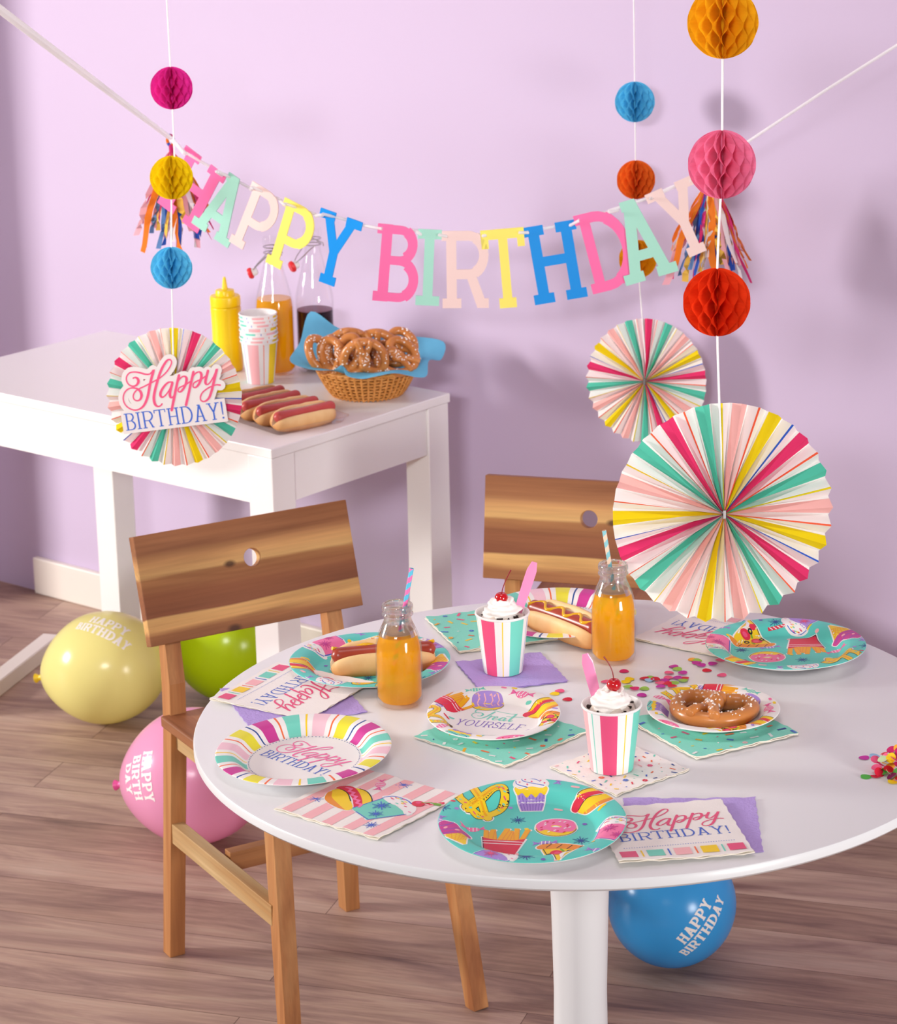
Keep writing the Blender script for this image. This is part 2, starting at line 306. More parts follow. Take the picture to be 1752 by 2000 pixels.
# ------------------------------------------------------------------ mesh helpers
class MB:
    def __init__(s): s.v = []; s.f = []; s.k = []
    def add(s, vs, fs, key, M=None):
        o = len(s.v)
        s.v += [tuple(M @ Vector(v)) if M else tuple(v) for v in vs]
        for i, f in enumerate(fs):
            s.f.append([o + j for j in f]); s.k.append(key[i] if isinstance(key, list) else key)
    def box(s, x0, x1, y0, y1, z0, z1, key, M=None):
        s.add([(x0, y0, z0), (x1, y0, z0), (x1, y1, z0), (x0, y1, z0), (x0, y0, z1), (x1, y0, z1), (x1, y1, z1), (x0, y1, z1)],
              [(3, 2, 1, 0), (4, 5, 6, 7), (0, 1, 5, 4), (1, 2, 6, 5), (2, 3, 7, 6), (3, 0, 4, 7)], key, M)
    def bar(s, a, b, wx, wy, key, wx2=None, wy2=None, xdir=None):
        """square bar from a to b; wx along xdir"""
        a = Vector(a); b = Vector(b); d = (b - a).normalized()
        x = Vector(xdir or ((1, 0, 0) if abs(d.x) < .9 else (0, 0, 1))); x = (x - d * x.dot(d)).normalized(); y = d.cross(x)
        wx2 = wx2 or wx; wy2 = wy2 or wy
        vs = []
        for p, u, w in ((a, wx, wy), (b, wx2, wy2)):
            for i, j in ((-1, -1), (1, -1), (1, 1), (-1, 1)): vs.append(p + x * (i * u / 2) + y * (j * w / 2))
        s.add(vs, [(3, 2, 1, 0), (4, 5, 6, 7), (0, 1, 5, 4), (1, 2, 6, 5), (2, 3, 7, 6), (3, 0, 4, 7)], key)
    def lathe(s, prof, key, n=48, M=None, ang=None, sx=1, sy=1):
        """prof: [(r, z)]; key: str, list per profile span, or f(i, theta)"""
        ang = ang or [2 * pi * i / n for i in range(n)]
        n = len(ang); vs = []; fs = []; ks = []
        idx = []
        for (r, z) in prof:
            if r < 1e-7: idx.append([len(vs)]); vs.append((0, 0, z))
            else:
                idx.append(list(range(len(vs), len(vs) + n))); vs += [(r * cos(t) * sx, r * sin(t) * sy, z) for t in ang]
        for i in range(len(prof) - 1):
            A, B = idx[i], idx[i + 1]
            if len(A) == 1 and len(B) == 1: continue
            for j in range(n):
                k = (j + 1) % n
                tm = ang[j] + ((ang[k] - ang[j]) % (2 * pi)) / 2
                kk = key(i, tm) if callable(key) else (key[i] if isinstance(key, (list, tuple)) else key)
                if len(A) == 1: fs.append((A[0], B[k], B[j]))
                elif len(B) == 1: fs.append((A[j], A[k], B[0]))
                else: fs.append((A[j], A[k], B[k], B[j]))
                ks.append(kk)
        s.add(vs, fs, ks, M)
    def tube(s, pts, rad, key, n=10, caps=True, M=None, flat=1.0):
        """key may be f(i, j)"""
        P = [Vector(p) for p in pts]; m = len(P)
        rr = [rad(i / (m - 1)) if callable(rad) else (rad[i] if isinstance(rad, list) else rad) for i in range(m)]
        vs = []; fs = []; ks = []
        T = [(P[min(i + 1, m - 1)] - P[max(i - 1, 0)]).normalized() for i in range(m)]
        ref = Vector((0, 0, 1)) if abs(T[0].z) < .9 else Vector((1, 0, 0))
        x = (ref - T[0] * ref.dot(T[0])).normalized()
        for i in range(m):
            x = (x - T[i] * x.dot(T[i])).normalized(); y = T[i].cross(x)
            for j in range(n):
                t = 2 * pi * j / n; vs.append(P[i] + (x * cos(t) * flat + y * sin(t)) * rr[i])
        for i in range(m - 1):
            for j in range(n):
                k = (j + 1) % n
                fs.append((i * n + j, i * n + k, (i + 1) * n + k, (i + 1) * n + j)); ks.append(key(i, j) if callable(key) else key)
        if caps:
            k0 = key(0, 0) if callable(key) else key
            fs.append(tuple(reversed(range(n)))); ks.append(k0); fs.append(tuple(range((m - 1) * n, m * n))); ks.append(k0)
        s.add(vs, fs, ks, M)
    def build(s, name, parent=None, smooth=True, bevel=0, loc=None, rot=None, angle=40):
        me = bpy.data.meshes.new(name)
        me.from_pydata(s.v, [], s.f)
        keys = []
        for k in s.k:
            if k not in keys: keys.append(k)
        for k in keys: me.materials.append(MATS[k])
        ix = {k: i for i, k in enumerate(keys)}
        me.polygons.foreach_set('material_index', [ix[k] for k in s.k])
        me.update()
        if smooth:
            me.polygons.foreach_set('use_smooth', [True] * len(me.polygons))
            try: me.set_sharp_from_angle(angle=R(angle))
            except Exception: pass
        o = bpy.data.objects.new(name, me); COL.objects.link(o)
        if bevel:
            b = o.modifiers.new('bevel', 'BEVEL'); b.width = bevel; b.segments = 2; b.limit_method = 'ANGLE'; b.angle_limit = R(50)
        if parent: o.parent = parent
        if loc is not None: o.location = loc
        if rot is not None: o.rotation_euler = rot
        return o
def tag(o, label, cat, group=None):
    o['label'] = label; o['category'] = cat
    if group: o['group'] = group
    return o
def empty(name, loc, rot=(0, 0, 0), label=None, cat=None, group=None):
    o = bpy.data.objects.new(name, None); COL.objects.link(o); o.location = loc
    o.rotation_euler = rot if isinstance(rot, tuple) else (0, 0, rot)
    o.empty_display_size = .02
    if label: tag(o, label, cat, group)
    return o
def structure(o): o['kind'] = 'structure'; return o
def dup(o, loc=None, rot=None, label=None, group=None):
    c = o.copy(); COL.objects.link(c)
    if loc is not None: c.location = loc
    if rot is not None: c.rotation_euler = rot if isinstance(rot, tuple) else (0, 0, rot)
    if label: c['label'] = label
    if group: c['group'] = group
    for ch in list(o.children):
        d = ch.copy(); COL.objects.link(d); d.parent = c
        for g in list(ch.children):
            e = g.copy(); COL.objects.link(e); e.parent = d
    return c
def smooth_path(pts, n=8, closed=False):
    P = [Vector(p) for p in pts]; m = len(P); out = []
    rng = range(m if closed else m - 1)
    for i in rng:
        if closed: a, b, c, d = P[(i - 1) % m], P[i], P[(i + 1) % m], P[(i + 2) % m]
        else: a, b, c, d = P[max(i - 1, 0)], P[i], P[i + 1], P[min(i + 2, m - 1)]
        for k in range(n):
            t = k / n
            out.append(.5 * ((2 * b) + (c - a) * t + (2 * a - 5 * b + 4 * c - d) * t * t + (3 * b - a - 3 * c + d) * t ** 3))
    if not closed: out.append(P[-1])
    return out

# ------------------------------------------------------------------ flat printed artwork: [(colour, [faces])]
def poly(*pts): return [[Vector((p[0], p[1])) for p in pts]]
def ell(cx, cy, rx, ry=None, rot=0, n=28, a0=0, a1=360):
    ry = ry or rx; c, s_ = cos(R(rot)), sin(R(rot)); out = []
    full = abs(a1 - a0) >= 360
    for i in range(n if full else n + 1):
        t = R(a0 + (a1 - a0) * i / n); x, y = rx * cos(t), ry * sin(t)
        out.append(Vector((cx + x * c - y * s_, cy + x * s_ + y * c)))
    return [out]
def spl(pts, n=6, closed=True):
    return [[Vector((p.x, p.y)) for p in smooth_path([(a[0], a[1], 0) for a in pts], n, closed)]]
def stroke(pts, w, closed=False, cap=True):
    P = [Vector((p[0], p[1])) for p in pts]; m = len(P)
    ws = w if isinstance(w, list) else [w] * m
    nr = []
    for i in range(m):
        a = P[(i - 1) % m] if closed or i > 0 else P[i]; b = P[(i + 1) % m] if closed or i < m - 1 else P[i]
        d = b - a
        if d.length < 1e-9: d = Vector((1, 0))
        d.normalize(); k = 1
        if 0 < i < m - 1 or closed:
            d1 = (P[i] - a); 
            if d1.length > 1e-9: k = min(1.6, 1 / max(.35, d1.normalized().dot(d)))
        nr.append(Vector((-d.y, d.x)) * k)
    L_ = [P[i] + nr[i] * ws[i] / 2 for i in range(m)]; R_ = [P[i] - nr[i] * ws[i] / 2 for i in range(m)]
    out = []
    for i in range(m if closed else m - 1):
        j = (i + 1) % m; out.append([R_[i], R_[j], L_[j], L_[i]])
    if cap and not closed:
        for i in (0, m - 1): out += ell(P[i].x, P[i].y, ws[i] / 2, n=10)
    return out
def tfm(faces, s=1, rot=0, dx=0, dy=0, sx=1, sy=1, sh=0):
    c, q = cos(R(rot)), sin(R(rot)); out = []
    for f in faces:
        g = []
        for p in f:
            x, y = p.x * s * sx + p.y * s * sh, p.y * s * sy
            g.append(Vector((x * c - y * q + dx, x * q + y * c + dy)))
        out.append(g)
    return out
def place(items, x, y, s, rot=0, sx=1, sy=1, sh=0): return [(k, tfm(f, s, rot, x, y, sx, sy, sh)) for k, f in items]
def halo(items, w, names=None, key='white'):
    fs = []
    for k, f in items:
        for g in f:
            if len(g) > 4 or abs(area2(g)) > .0009:
                fs.append(g); fs += stroke(g, w, True)
    return [(key, fs)] + items
def area2(f): return sum(f[i].x * f[(i + 1) % len(f)].y - f[(i + 1) % len(f)].x * f[i].y for i in range(len(f)))
def clipc(f, clip):
    out = f
    m = len(clip)
    for i in range(m):
        a, b = clip[i], clip[(i + 1) % m]; ex, ey = b.x - a.x, b.y - a.y
        src, out = out, []
        if not src: return []
        sd = [ex * (p.y - a.y) - ey * (p.x - a.x) for p in src]
        for j, p in enumerate(src):
            q = src[j - 1]; dp, dq = sd[j], sd[j - 1]
            if dp >= 0:
                if dq < 0: out.append(q + (p - q) * (dq / (dq - dp)))
                out.append(p)
            elif dq >= 0: out.append(q + (p - q) * (dq / (dq - dp)))
    return out
def emit(mb, items, mapf, grid=None, clip=None, lift=.00018, step=.00005, lv0=0, lvmax=99):
    """union every item's faces, triangulate (with inner points on a grid so that it can follow a curved sheet) and map onto the sheet"""
    for li, (key, faces) in enumerate(items):
        vs = []; fs = []
        for f in faces:
            if clip:
                if any((p.x - clip[1]) ** 2 + (p.y - clip[2]) ** 2 > clip[3] ** 2 for p in f) if clip[0] == 'c' else True:
                    f = clipc(f, clip[-1])
            if len(f) < 3 or abs(area2(f)) < 1e-10: continue
            for f in ([f] if len(f) != 4 else [[f[0], f[1], f[2]], [f[0], f[2], f[3]]]):
              if abs(area2(f)) < 1e-11: continue
              if area2(f) < 0: f = list(reversed(f))
              if grid:
                g = []
                for a, b in zip(f, f[1:] + f[:1]):
                    n = max(1, int((b - a).length / grid))
                    g += [a + (b - a) * (k / n) for k in range(n)]
                f = g
              fs.append(list(range(len(vs), len(vs) + len(f)))); vs += f
        if not fs: continue
        if grid:
            x0, x1 = min(p.x for p in vs), max(p.x for p in vs); y0, y1 = min(p.y for p in vs), max(p.y for p in vs)
            for i in range(1, int((x1 - x0) / grid) + 1):
                for j in range(1, int((y1 - y0) / grid) + 1):
                    vs.append(Vector((x0 + i * grid + (j % 2) * grid * .43, y0 + j * grid + .00013)))
        try: V, E_, T, _, _, of = delaunay_2d_cdt(vs, [], fs, 0, 1e-7)
        except Exception: continue
        if not T: continue
        VA = np.array([(p.x, p.y) for p in V]); C_ = VA[np.array(T)].mean(1); keep = np.zeros(len(T), bool)
        for f in fs:
            q = [vs[i] for i in f]; xs = [p.x for p in q]; ys = [p.y for p in q]
            m_ = np.nonzero((C_[:, 0] >= min(xs)) & (C_[:, 0] <= max(xs)) & (C_[:, 1] >= min(ys)) & (C_[:, 1] <= max(ys)) & ~keep)[0]
            if not len(m_): continue
            cx, cy = C_[m_, 0], C_[m_, 1]; ins = np.zeros(len(m_), bool); b = q[-1]
            for a in q:
                if a.y != b.y:
                    ins ^= ((a.y > cy) != (b.y > cy)) & (cx < (b.x - a.x) * (cy - a.y) / (b.y - a.y) + a.x)
                b = a
            keep[m_[ins]] = True
        T = [t for t, k_ in zip(T, keep) if k_]
        if not T: continue
        off = lift + step * min(lv0 + li, lvmax)
        mb.add([mapf(p.x, p.y, off) for p in V], [tuple(t) for t in T], key)
def circ(x, y, r, n=64): return ('c', x, y, r * .985, ell(x, y, r, n=n)[0])

# ---- slab-serif capitals
def rect(x0, x1, y0, y1): return poly((x0, y0), (x1, y0), (x1, y1), (x0, y1))
def bowl(x0, x1, y0, y1, r=None, n=14):
    r = r or (y1 - y0) / 2; r = min(r, x1 - x0 - .01); ry = (y1 - y0) / 2; cy = (y0 + y1) / 2
    pts = [(x0, y1)] + [(x1 - r + r * cos(R(90 - 180 * i / n)), cy + ry * sin(R(90 - 180 * i / n))) for i in range(n + 1)] + [(x0, y0)]
    return pts
def glyph(ch, st, sf, cond=1.0, L=None):
    """faces, advance; cap height 1"""
    L = L if L is not None else st / 2 + .085
    a = L
    def stem(x, y0=0, y1=1, w=None): w = w or st; return rect(x - w / 2, x + w / 2, y0, y1)
    def ser(x, y, l=None): l = l or L; return rect(x - l, x + l, y, y + sf) if y < .5 else rect(x - l, x + l, y - sf, y)
    f = []
    if ch == 'H':
        w = .8 * cond; b = w - a
        f = stem(a) + stem(b) + rect(a, b, .47, .47 + sf) + ser(a, 0) + ser(a, 1) + ser(b, 0) + ser(b, 1)
    elif ch == 'A':
        w = .82 * cond; b = w - a; m = w / 2; h = st * .52
        f = poly((a - h, 0), (a + h, 0), (m + h, 1), (m - h, 1)) + poly((b - h, 0), (b + h, 0), (m + h, 1), (m - h, 1))
        t = .30; f += rect(a + (m - a) * t, b - (b - m) * t, t - sf * .4, t + sf * .6) + ser(a, 0) + ser(b, 0) + rect(m - L * .95, m + h, 1 - sf, 1)
    elif ch in 'PRB':
        w = (.7 if ch != 'R' else .76) * cond
        f = stem(a) + ser(a, 1, ) + ser(a, 0) if ch != 'B' else stem(a) + rect(0, a, 1 - sf, 1) + rect(0, a, 0, sf)
        if ch == 'B':
            f += stroke(bowl(a, w * .92 - st * .45, .54, 1 - sf / 2), sf * .9 + 0, cap=False) + stroke(bowl(a, w - st * .45, sf / 2, .54), sf * .9, cap=False)
            f += stroke(bowl(a + .1, w * .92 - st * .45, .56, 1 - sf / 2)[3:-3], st * .92, cap=False) + stroke(bowl(a + .1, w - st * .45, sf / 2, .52)[3:-3], st * .92, cap=False)
        else:
            y0 = .44
            f += stroke(bowl(a, w - st * .45, y0, 1 - sf / 2), sf, cap=False) + stroke(bowl(a + .1, w - st * .45, y0, 1 - sf / 2)[3:-3], st * .92, cap=False)
            if ch == 'R':
                b = w - L * .55; f += poly((b - st * .62, 0), (b + st * .45, 0), (a + (w - a) * .5 + st * .5, y0 + .02), (a + (w - a) * .5 - st * .5, y0 + .02)) + rect(b - L * .5, w, 0, sf)
    elif ch == 'Y':
        w = .84 * cond; b = w - a; m = w / 2; h = st * .52
        f = poly((a - h, 1), (m - h, .46), (m + h, .46), (a + h, 1)) + poly((b - h, 1), (m - h, .46), (m + h, .46), (b + h, 1)) + stem(m, 0, .5) + ser(m, 0) + ser(a, 1) + ser(b, 1)
    elif ch == 'I':
        w = 2 * L; f = stem(a) + ser(a, 0) + ser(a, 1)
    elif ch == 'T':
        w = .78 * cond; m = w / 2
        f = stem(m) + rect(0, w, 1 - sf, 1) + rect(0, sf * 1.05, .84 - sf * .6, 1) + rect(w - sf * 1.05, w, .84 - sf * .6, 1) + ser(m, 0)
    elif ch == 'D':
        w = .8 * cond
        f = stem(a) + rect(0, a, 1 - sf, 1) + rect(0, a, 0, sf) + stroke(bowl(a, w - st * .45, sf / 2, 1 - sf / 2, .42 * cond), sf, cap=False) + stroke(bowl(a + .06, w - st * .45, sf / 2, 1 - sf / 2, .42 * cond)[3:-3], st * .95, cap=False)
    elif ch == 'O':
        w = .86 * cond; f = stroke([(w / 2 + (w / 2 - st / 2) * cos(R(t)), .5 + (.5 - sf / 2) * sin(R(t))) for t in range(0, 360, 12)], [sf + (st - sf) * abs(cos(R(t))) for t in range(0, 360, 12)], True)
    elif ch == 'U':
        w = .84 * cond; b = w - a
        f = stem(a, .34) + stem(b, .34) + stroke([(w / 2 - (b - a) / 2 * cos(R(t)), .36 - (.36 - sf / 2) * sin(R(t))) for t in range(0, 181, 12)], st * .85, cap=False) + ser(a, 1) + ser(b, 1)
    elif ch == 'S':
        w = .64 * cond; P = [(w * .86, .70), (w * .84, .86), (w * .55, .965), (w * .2, .88), (w * .13, .7), (w * .36, .55), (w * .66, .45), (w * .88, .28), (w * .78, .1), (w * .45, .035), (w * .16, .13), (w * .13, .3)]
        f = stroke([(p.x, p.y) for p in smooth_path([(x, y, 0) for x, y in P], 4)], st * .85, cap=False)
    elif ch in 'ELF':
        w = .68 * cond; f = stem(a) + ser(a, 0)
        if ch != 'L': f += rect(0, w, 1 - sf, 1) + rect(w - sf * .9, w, .76, 1) + rect(a, w * .74, .48, .48 + sf)
        else: f += ser(a, 1)
        if ch != 'F': f += rect(0, w, 0, sf) + rect(w - sf * .9, w, 0, .26)
    elif ch == '!':
        w = st * 1.6; f = poly((w / 2 - st * .5, 1), (w / 2 + st * .5, 1), (w / 2 + st * .3, .25), (w / 2 - st * .3, .25)) + ell(w / 2, .07, st * .62, n=12)
    elif ch == ' ': w = .3
    return f, w
def text(s, st=.1, sf=.055, cond=1.0, gap=.06, L=None):
    """faces with left edge 0, baseline 0, height 1; total width"""
    x = 0; out = []
    for ch in s:
        f, w = glyph(ch, st, sf, cond, L); out += tfm(f, dx=x); x += w + gap
    return out, x - gap

# ---- brush-script words, drawn as single strokes
def brush(pts, thin, thick, n=7):
    P = smooth_path([(x, y, 0) for x, y in pts], n); ws = []
    for i in range(len(P)):
        d = P[min(i + 1, len(P) - 1)] - P[max(i - 1, 0)]; L_ = d.length or 1
        k = max(0, -d.y / L_) ** 1.4
        ws.append(thin + (thick - thin) * k)
    for _ in range(3): ws = [(ws[max(i - 1, 0)] + ws[i] + ws[min(i + 1, len(ws) - 1)]) / 3 for i in range(len(ws))]
    return stroke([(p.x, p.y) for p in P], ws)
_H = [[(268, 480), (300, 466), (338, 488), (345, 535), (312, 583), (255, 598), (200, 575), (168, 520), (170, 460), (215, 405), (290, 388), (370, 395), (450, 412), (520, 405), (574, 350), (548, 450), (522, 560), (500, 680), (470, 790), (420, 885), (345, 938), (260, 945), (170, 900), (122, 820), (125, 730), (170, 660), (240, 625), (320, 630), (375, 670), (395, 730), (370, 790), (320, 808), (280, 785), (270, 735), (300, 675), (360, 630), (440, 590), (520, 545), (600, 500), (680, 450), (760, 375), (820, 290), (846, 220), (825, 182), (780, 195), (720, 280), (670, 390), (630, 520), (595, 650), (580, 750), (592, 830), (622, 870), (660, 875), (690, 855), (705, 835)],
      [(862, 508), (800, 515), (740, 570), (690, 650), (680, 710), (710, 738), (760, 700), (815, 620), (860, 508), (838, 600), (822, 680), (830, 728), (855, 735), (888, 700)],
      [(958, 405), (922, 560), (885, 740), (850, 920)], [(925, 520), (985, 440), (1035, 415), (1070, 440), (1065, 510), (1030, 590), (980, 645), (945, 635), (960, 590), (1010, 560), (1070, 530), (1120, 490)],
      [(1174, 345), (1135, 520), (1100, 680), (1065, 835)], [(1142, 450), (1200, 370), (1255, 340), (1290, 365), (1290, 430), (1255, 520), (1205, 570), (1170, 560), (1180, 510), (1230, 475), (1300, 440), (1352, 400)],
      [(1392, 318), (1365, 420), (1355, 490), (1378, 518), (1420, 490), (1480, 390), (1522, 286), (1490, 430), (1450, 600), (1410, 710), (1350, 765), (1295, 760), (1280, 710), (1310, 640), (1380, 580), (1450, 540), (1520, 515), (1575, 518)]]
def _hb():
    al = R(9.8); c, q = cos(al), sin(al)
    def T(p):
        x, y = p[0] - 850, -(p[1] - 720)
        return (x * c + y * q, -x * q + y * c)
    h = []
    for st in _H: h += brush([T(p) for p in st], 21, 42)
    bl, br_ = T((165, 1262)), T((1650, 1005))
    tx, w = text('BIRTHDAY!', .1, .055, .92, .075)
    sc = (br_[0] - bl[0]) / w
    b = tfm(tx, sx=sc, sy=252, dx=bl[0], dy=(bl[1] + br_[1]) / 2)
    s = 1 / 1500
    return tfm(h, s), tfm(b, s), s
HAPPY, BIRTH, _s = _hb()      # about 1 unit wide, centred on 0,0
def hb_items(c1='roseT', c2='blue'): return [(c2, BIRTH), (c1, HAPPY)]
def dots_line(x0, x1, y, n, r): 
    out = []
    for i in range(n): out += ell(x0 + (x1 - x0) * i / (n - 1), y, r, n=8)
    return out
def dots_ring(rad, n, r):
    out = []
    for i in range(n): out += ell(rad * cos(2 * pi * i / n), rad * sin(2 * pi * i / n), r, n=8)
    return out
def treat_items():
    T = lambda pts: [((x - 850) / 830, -(y - 470) * 2.25 / 830) for x, y in pts]
    tr = brush(T([(1098, 390), (1000, 394), (880, 382), (760, 364), (660, 358), (604, 380), (600, 408), (650, 420)]), .012, .02)
    tr += brush(T([(822, 388), (790, 425), (750, 462), (700, 485), (630, 482), (582, 452), (598, 424), (660, 414), (704, 428), (696, 452), (655, 456)]), .012, .03)
    tr += brush(T([(812, 440), (790, 488)]), .014, .026) + brush(T([(802, 462), (830, 444), (852, 448)]), .014, .024)
    tr += brush(T([(852, 474), (888, 462), (894, 446), (870, 448), (850, 470), (858, 488), (885, 487), (925, 466)]), .012, .026)
    tr += brush(T([(990, 450), (955, 450), (930, 472), (938, 490), (965, 484), (992, 450), (982, 480), (992, 490), (1020, 474)]), .012, .028)
    tr += brush(T([(1085, 398), (1050, 465), (1052, 490), (1085, 478)]), .014, .03) + brush(T([(985, 428), (1060, 432), (1180, 424)]), .012, .014)
    yo, w = text('YOURSELF', .1, .05, .95, .1)
    yo = tfm(yo, sx=.97 / w, sy=.2, dx=-.49, dy=-.32, sh=.03)
    return [('purpleD', yo), ('mint', tr)]

# ---- little food pictures (roughly 1 unit across)
def f_candy(c='pink', c2='plum', wht='white'):
    st = []
    for x in (-.14, 0, .14): st += stroke([(x - .03, -.15), (x + .03, .15)], .035, cap=False)
    wings = []
    for s in (-1, 1): wings += poly((s * .2, 0), (s * .46, .2), (s * .42, .02), (s * .5, -.14))
    ln = []
    for s in (-1, 1): ln += stroke([(s * .25, .0), (s * .4, .08)], .02) + stroke([(s * .25, -.02), (s * .42, -.05)], .02)
    return [(c, wings + ell(0, 0, .25, .17)), (c2, ln), (wht, st)]
def f_star(c='navy', n=12):
    out = []
    for i in range(n):
        t = 2 * pi * i / n + .1; r = .5 if i % 2 else .36
        out += stroke([(0, 0), (r * cos(t), r * sin(t))], .055, cap=False)
    return [(c, out)]
def f_fries(box='red'):
    fr = []; ln = []; rnd = random.Random(4)
    for i in range(9):
        x = -.34 + .085 * i; t = rnd.uniform(-.1, .12); h = rnd.uniform(.36, .5)
        fr += poly((x - .05, 0), (x + .05, 0), (x + .05 + t, h), (x - .05 + t, h)); ln += stroke([(x + .05, 0), (x + .05 + t, h - .03)], .018)
    bx = poly((-.42, .12), (-.2, .05), (.2, .05), (.42, .12), (.3, -.45), (-.3, -.45))
    wl = stroke([(-.4, 0), (.4, 0)], .022, cap=False) + stroke([(-.385, -.09), (.385, -.09)], .022, cap=False)
    it = [('gold', fr), ('orangeB', ln), (box, bx), ('black', stroke([(-.42, .12), (-.3, -.45), (.3, -.45)], .018)), ('white', wl)]
    return it
def f_donut(ic='pink', dec='white', zig=None):
    out = [('yellow', ell(0, -.04, .5, .42)), ('black', stroke(ell(0, -.04, .5, .42, a0=190, a1=350)[0], .02)), (ic, spl([(.49, .02), (.4, .27), (.1, .38), (-.25, .34), (-.46, .14), (-.48, -.06), (-.4, -.2), (-.25, -.14), (-.08, -.24), (.12, -.3), (.25, -.25), (.38, -.24), (.46, -.14)])),
           ('yellow', spl([(-.13, .03), (-.03, .08), (.05, .06), (.14, .0), (.06, -.03), (-.06, -.01)])), ('white', spl([(-.1, .0), (0, .04), (.1, -.02), (0, -.03)]))]
    rnd = random.Random(3); d = []; d2 = []
    for i in range(16):
        a = i * 2.4; r = .22 + .18 * rnd.random(); x, y = r * 1.1 * cos(a), .02 + r * .8 * sin(a)
        (d if i % 2 else d2).extend(stroke([(x - .02, y - .015), (x + .02, y + .015)], .035))
    if zig:
        for x in (-.3, -.1, .12, .32): d += stroke([(x, .26), (x + .04, .12), (x - .02, 0), (x + .03, -.14)], .035)
        return out + [(zig, d)]
    return out + [(dec, d), ('red', d2)]
def f_cupcake(wrap='purple', icing='white', ln='blue'):
    w = poly((-.38, -.06), (.38, -.06), (.27, -.5), (-.27, -.5)); wl = []
    for i in range(8): x = -.32 + .64 * i / 7; wl += stroke([(x, -.1), (x * .74, -.49)], .016)
    fr = spl([(-.44, -.0), (-.3, .1), (0, .12), (.3, .1), (.44, 0), (.36, -.1), (.24, -.06), (.12, -.12), (0, -.07), (-.12, -.12), (-.24, -.06), (-.36, -.1)])
    ic = spl([(-.44, .08), (-.4, .25), (-.22, .38), (-.08, .5), (.08, .5), (.22, .38), (.36, .3), (.45, .12), (.3, .02), (0, .06), (-.3, .0)])
    il = stroke([(p.x, p.y) for p in smooth_path([(-.06, .48, 0), (-.02, .36, 0), (.14, .3, 0), (.24, .22, 0)], 5)], .022) + stroke([(p.x, p.y) for p in smooth_path([(-.24, .38, 0), (-.2, .24, 0), (.1, .14, 0), (.34, .08, 0)], 5)], .022) + stroke([(p.x, p.y) for p in smooth_path([(-.4, .24, 0), (-.36, .12, 0), (-.1, .04, 0)], 5)], .022)
    d = []
    for x, y in ((-.15, .3), (.12, .4), (.02, .22), (.26, .26), (-.3, .2), (.36, .16), (-.1, .12)): d += ell(x, y, .026, n=10)
    return [(wrap, w), ('purpleD' if wrap == 'purple' else ln, wl), ('yellow', fr), (icing, ic), (ln, il), ('roseT', d)]
def f_hotdog(mus=None):
    back = spl([(-.3, .2), (-.1, .28), (.25, .26), (.48, .12), (.44, .02), (0, .1), (-.34, .1)])
    dog = spl([(-.52, .02), (-.4, .14), (-.1, .16), (.25, .12), (.52, .02), (.54, -.06), (.3, -.02), (0, .02), (-.3, -.02), (-.48, -.1)])
    fr = spl([(-.4, -.06), (-.2, .0), (.1, -.02), (.42, -.06), (.48, -.16), (.25, -.28), (-.05, -.34), (-.3, -.26), (-.42, -.14)])
    sh = spl([(-.36, -.18), (-.1, -.24), (.3, -.2), (.46, -.18), (.25, -.29), (-.05, -.35), (-.3, -.27)])
    it = [('yellow', back), ('red', dog), ('yellow', fr), ('orangeB', sh), ('black', stroke(back[0][:14], .016, cap=False) + stroke(fr[0][:14], .016, cap=False))]
    if mus: it.append((mus, stroke([(-.42 + .085 * i, .06 + (.035 if i % 2 else -.02) - .0009 * i) for i in range(11)], .045)))
    return it
def f_pretzel():
    P = smooth_path([(-.24, -.42, 0), (-.1, -.2, 0), (.1, .08, 0), (.24, .28, 0), (.4, .34, 0), (.5, .16, 0), (.42, -.14, 0), (.18, -.34, 0), (0, -.38, 0), (-.18, -.34, 0), (-.42, -.14, 0), (-.5, .16, 0), (-.4, .34, 0), (-.24, .28, 0), (-.1, .08, 0), (.1, -.2, 0), (.24, -.42, 0)], 6)
    p = [(a.x, a.y) for a in P]; d = []; d2 = []; rnd = random.Random(2)
    for i in range(18):
        q = p[20 + i * 2 if i < 9 else 44 + (i - 9) * 3]; (d if i % 2 else d2).extend(stroke([(q[0] - .02, q[1] + rnd.uniform(-.03, .03)), (q[0] + .015, q[1] + rnd.uniform(-.03, .03))], .03))
    return [('black', stroke(p, .2)), ('yellow', stroke(p, .175)), ('gold', stroke(p[3:26], .05)), ('gold', stroke(p[70:94], .05)), ('roseT', d), ('mint', d2)]
def f_pizza():
    tri = spl([(-.42, .3), (0, .36), (.42, .3), (.3, .0), (.12, -.3), (.02, -.52), (-.08, -.3), (-.28, .0)], 3)
    cr = spl([(-.5, .26), (-.45, .42), (0, .5), (.45, .42), (.5, .26), (0, .33)], 5)
    crl = []
    for x in (-.3, -.1, .1, .3): crl += stroke([(x - .05, .33), (x + .03, .46)], .018)
    pep = ell(-.12, .14, .13, .12) + ell(.14, .02, .12, .11) + ell(-.04, -.2, .08)
    pepL = ell(-.1, .15, .07, .06) + ell(.15, .03, .06, .05)
    ol = stroke(ell(.12, .22, .05)[0], .035, True) + stroke(ell(-.24, .06, .045)[0], .035, True) + stroke(ell(.02, -.08, .04)[0], .03, True)
    pp = stroke([(-.02, .02), (.0, -.04), (.06, -.06)], .04) + stroke([(.0, .24), (-.06, .3)], .04)
    return [('yellow', tri), ('black', stroke([(-.42, .3), (-.08, -.3), (.02, -.52)], .018)), ('orangeB', cr), ('black', crl), ('white', spl([(.1, -.12), (.2, -.1), (.12, -.2), (.08, -.4), (.02, -.25)])), ('red', pep), ('roseT', pepL), ('green', pp), ('black', ol)]
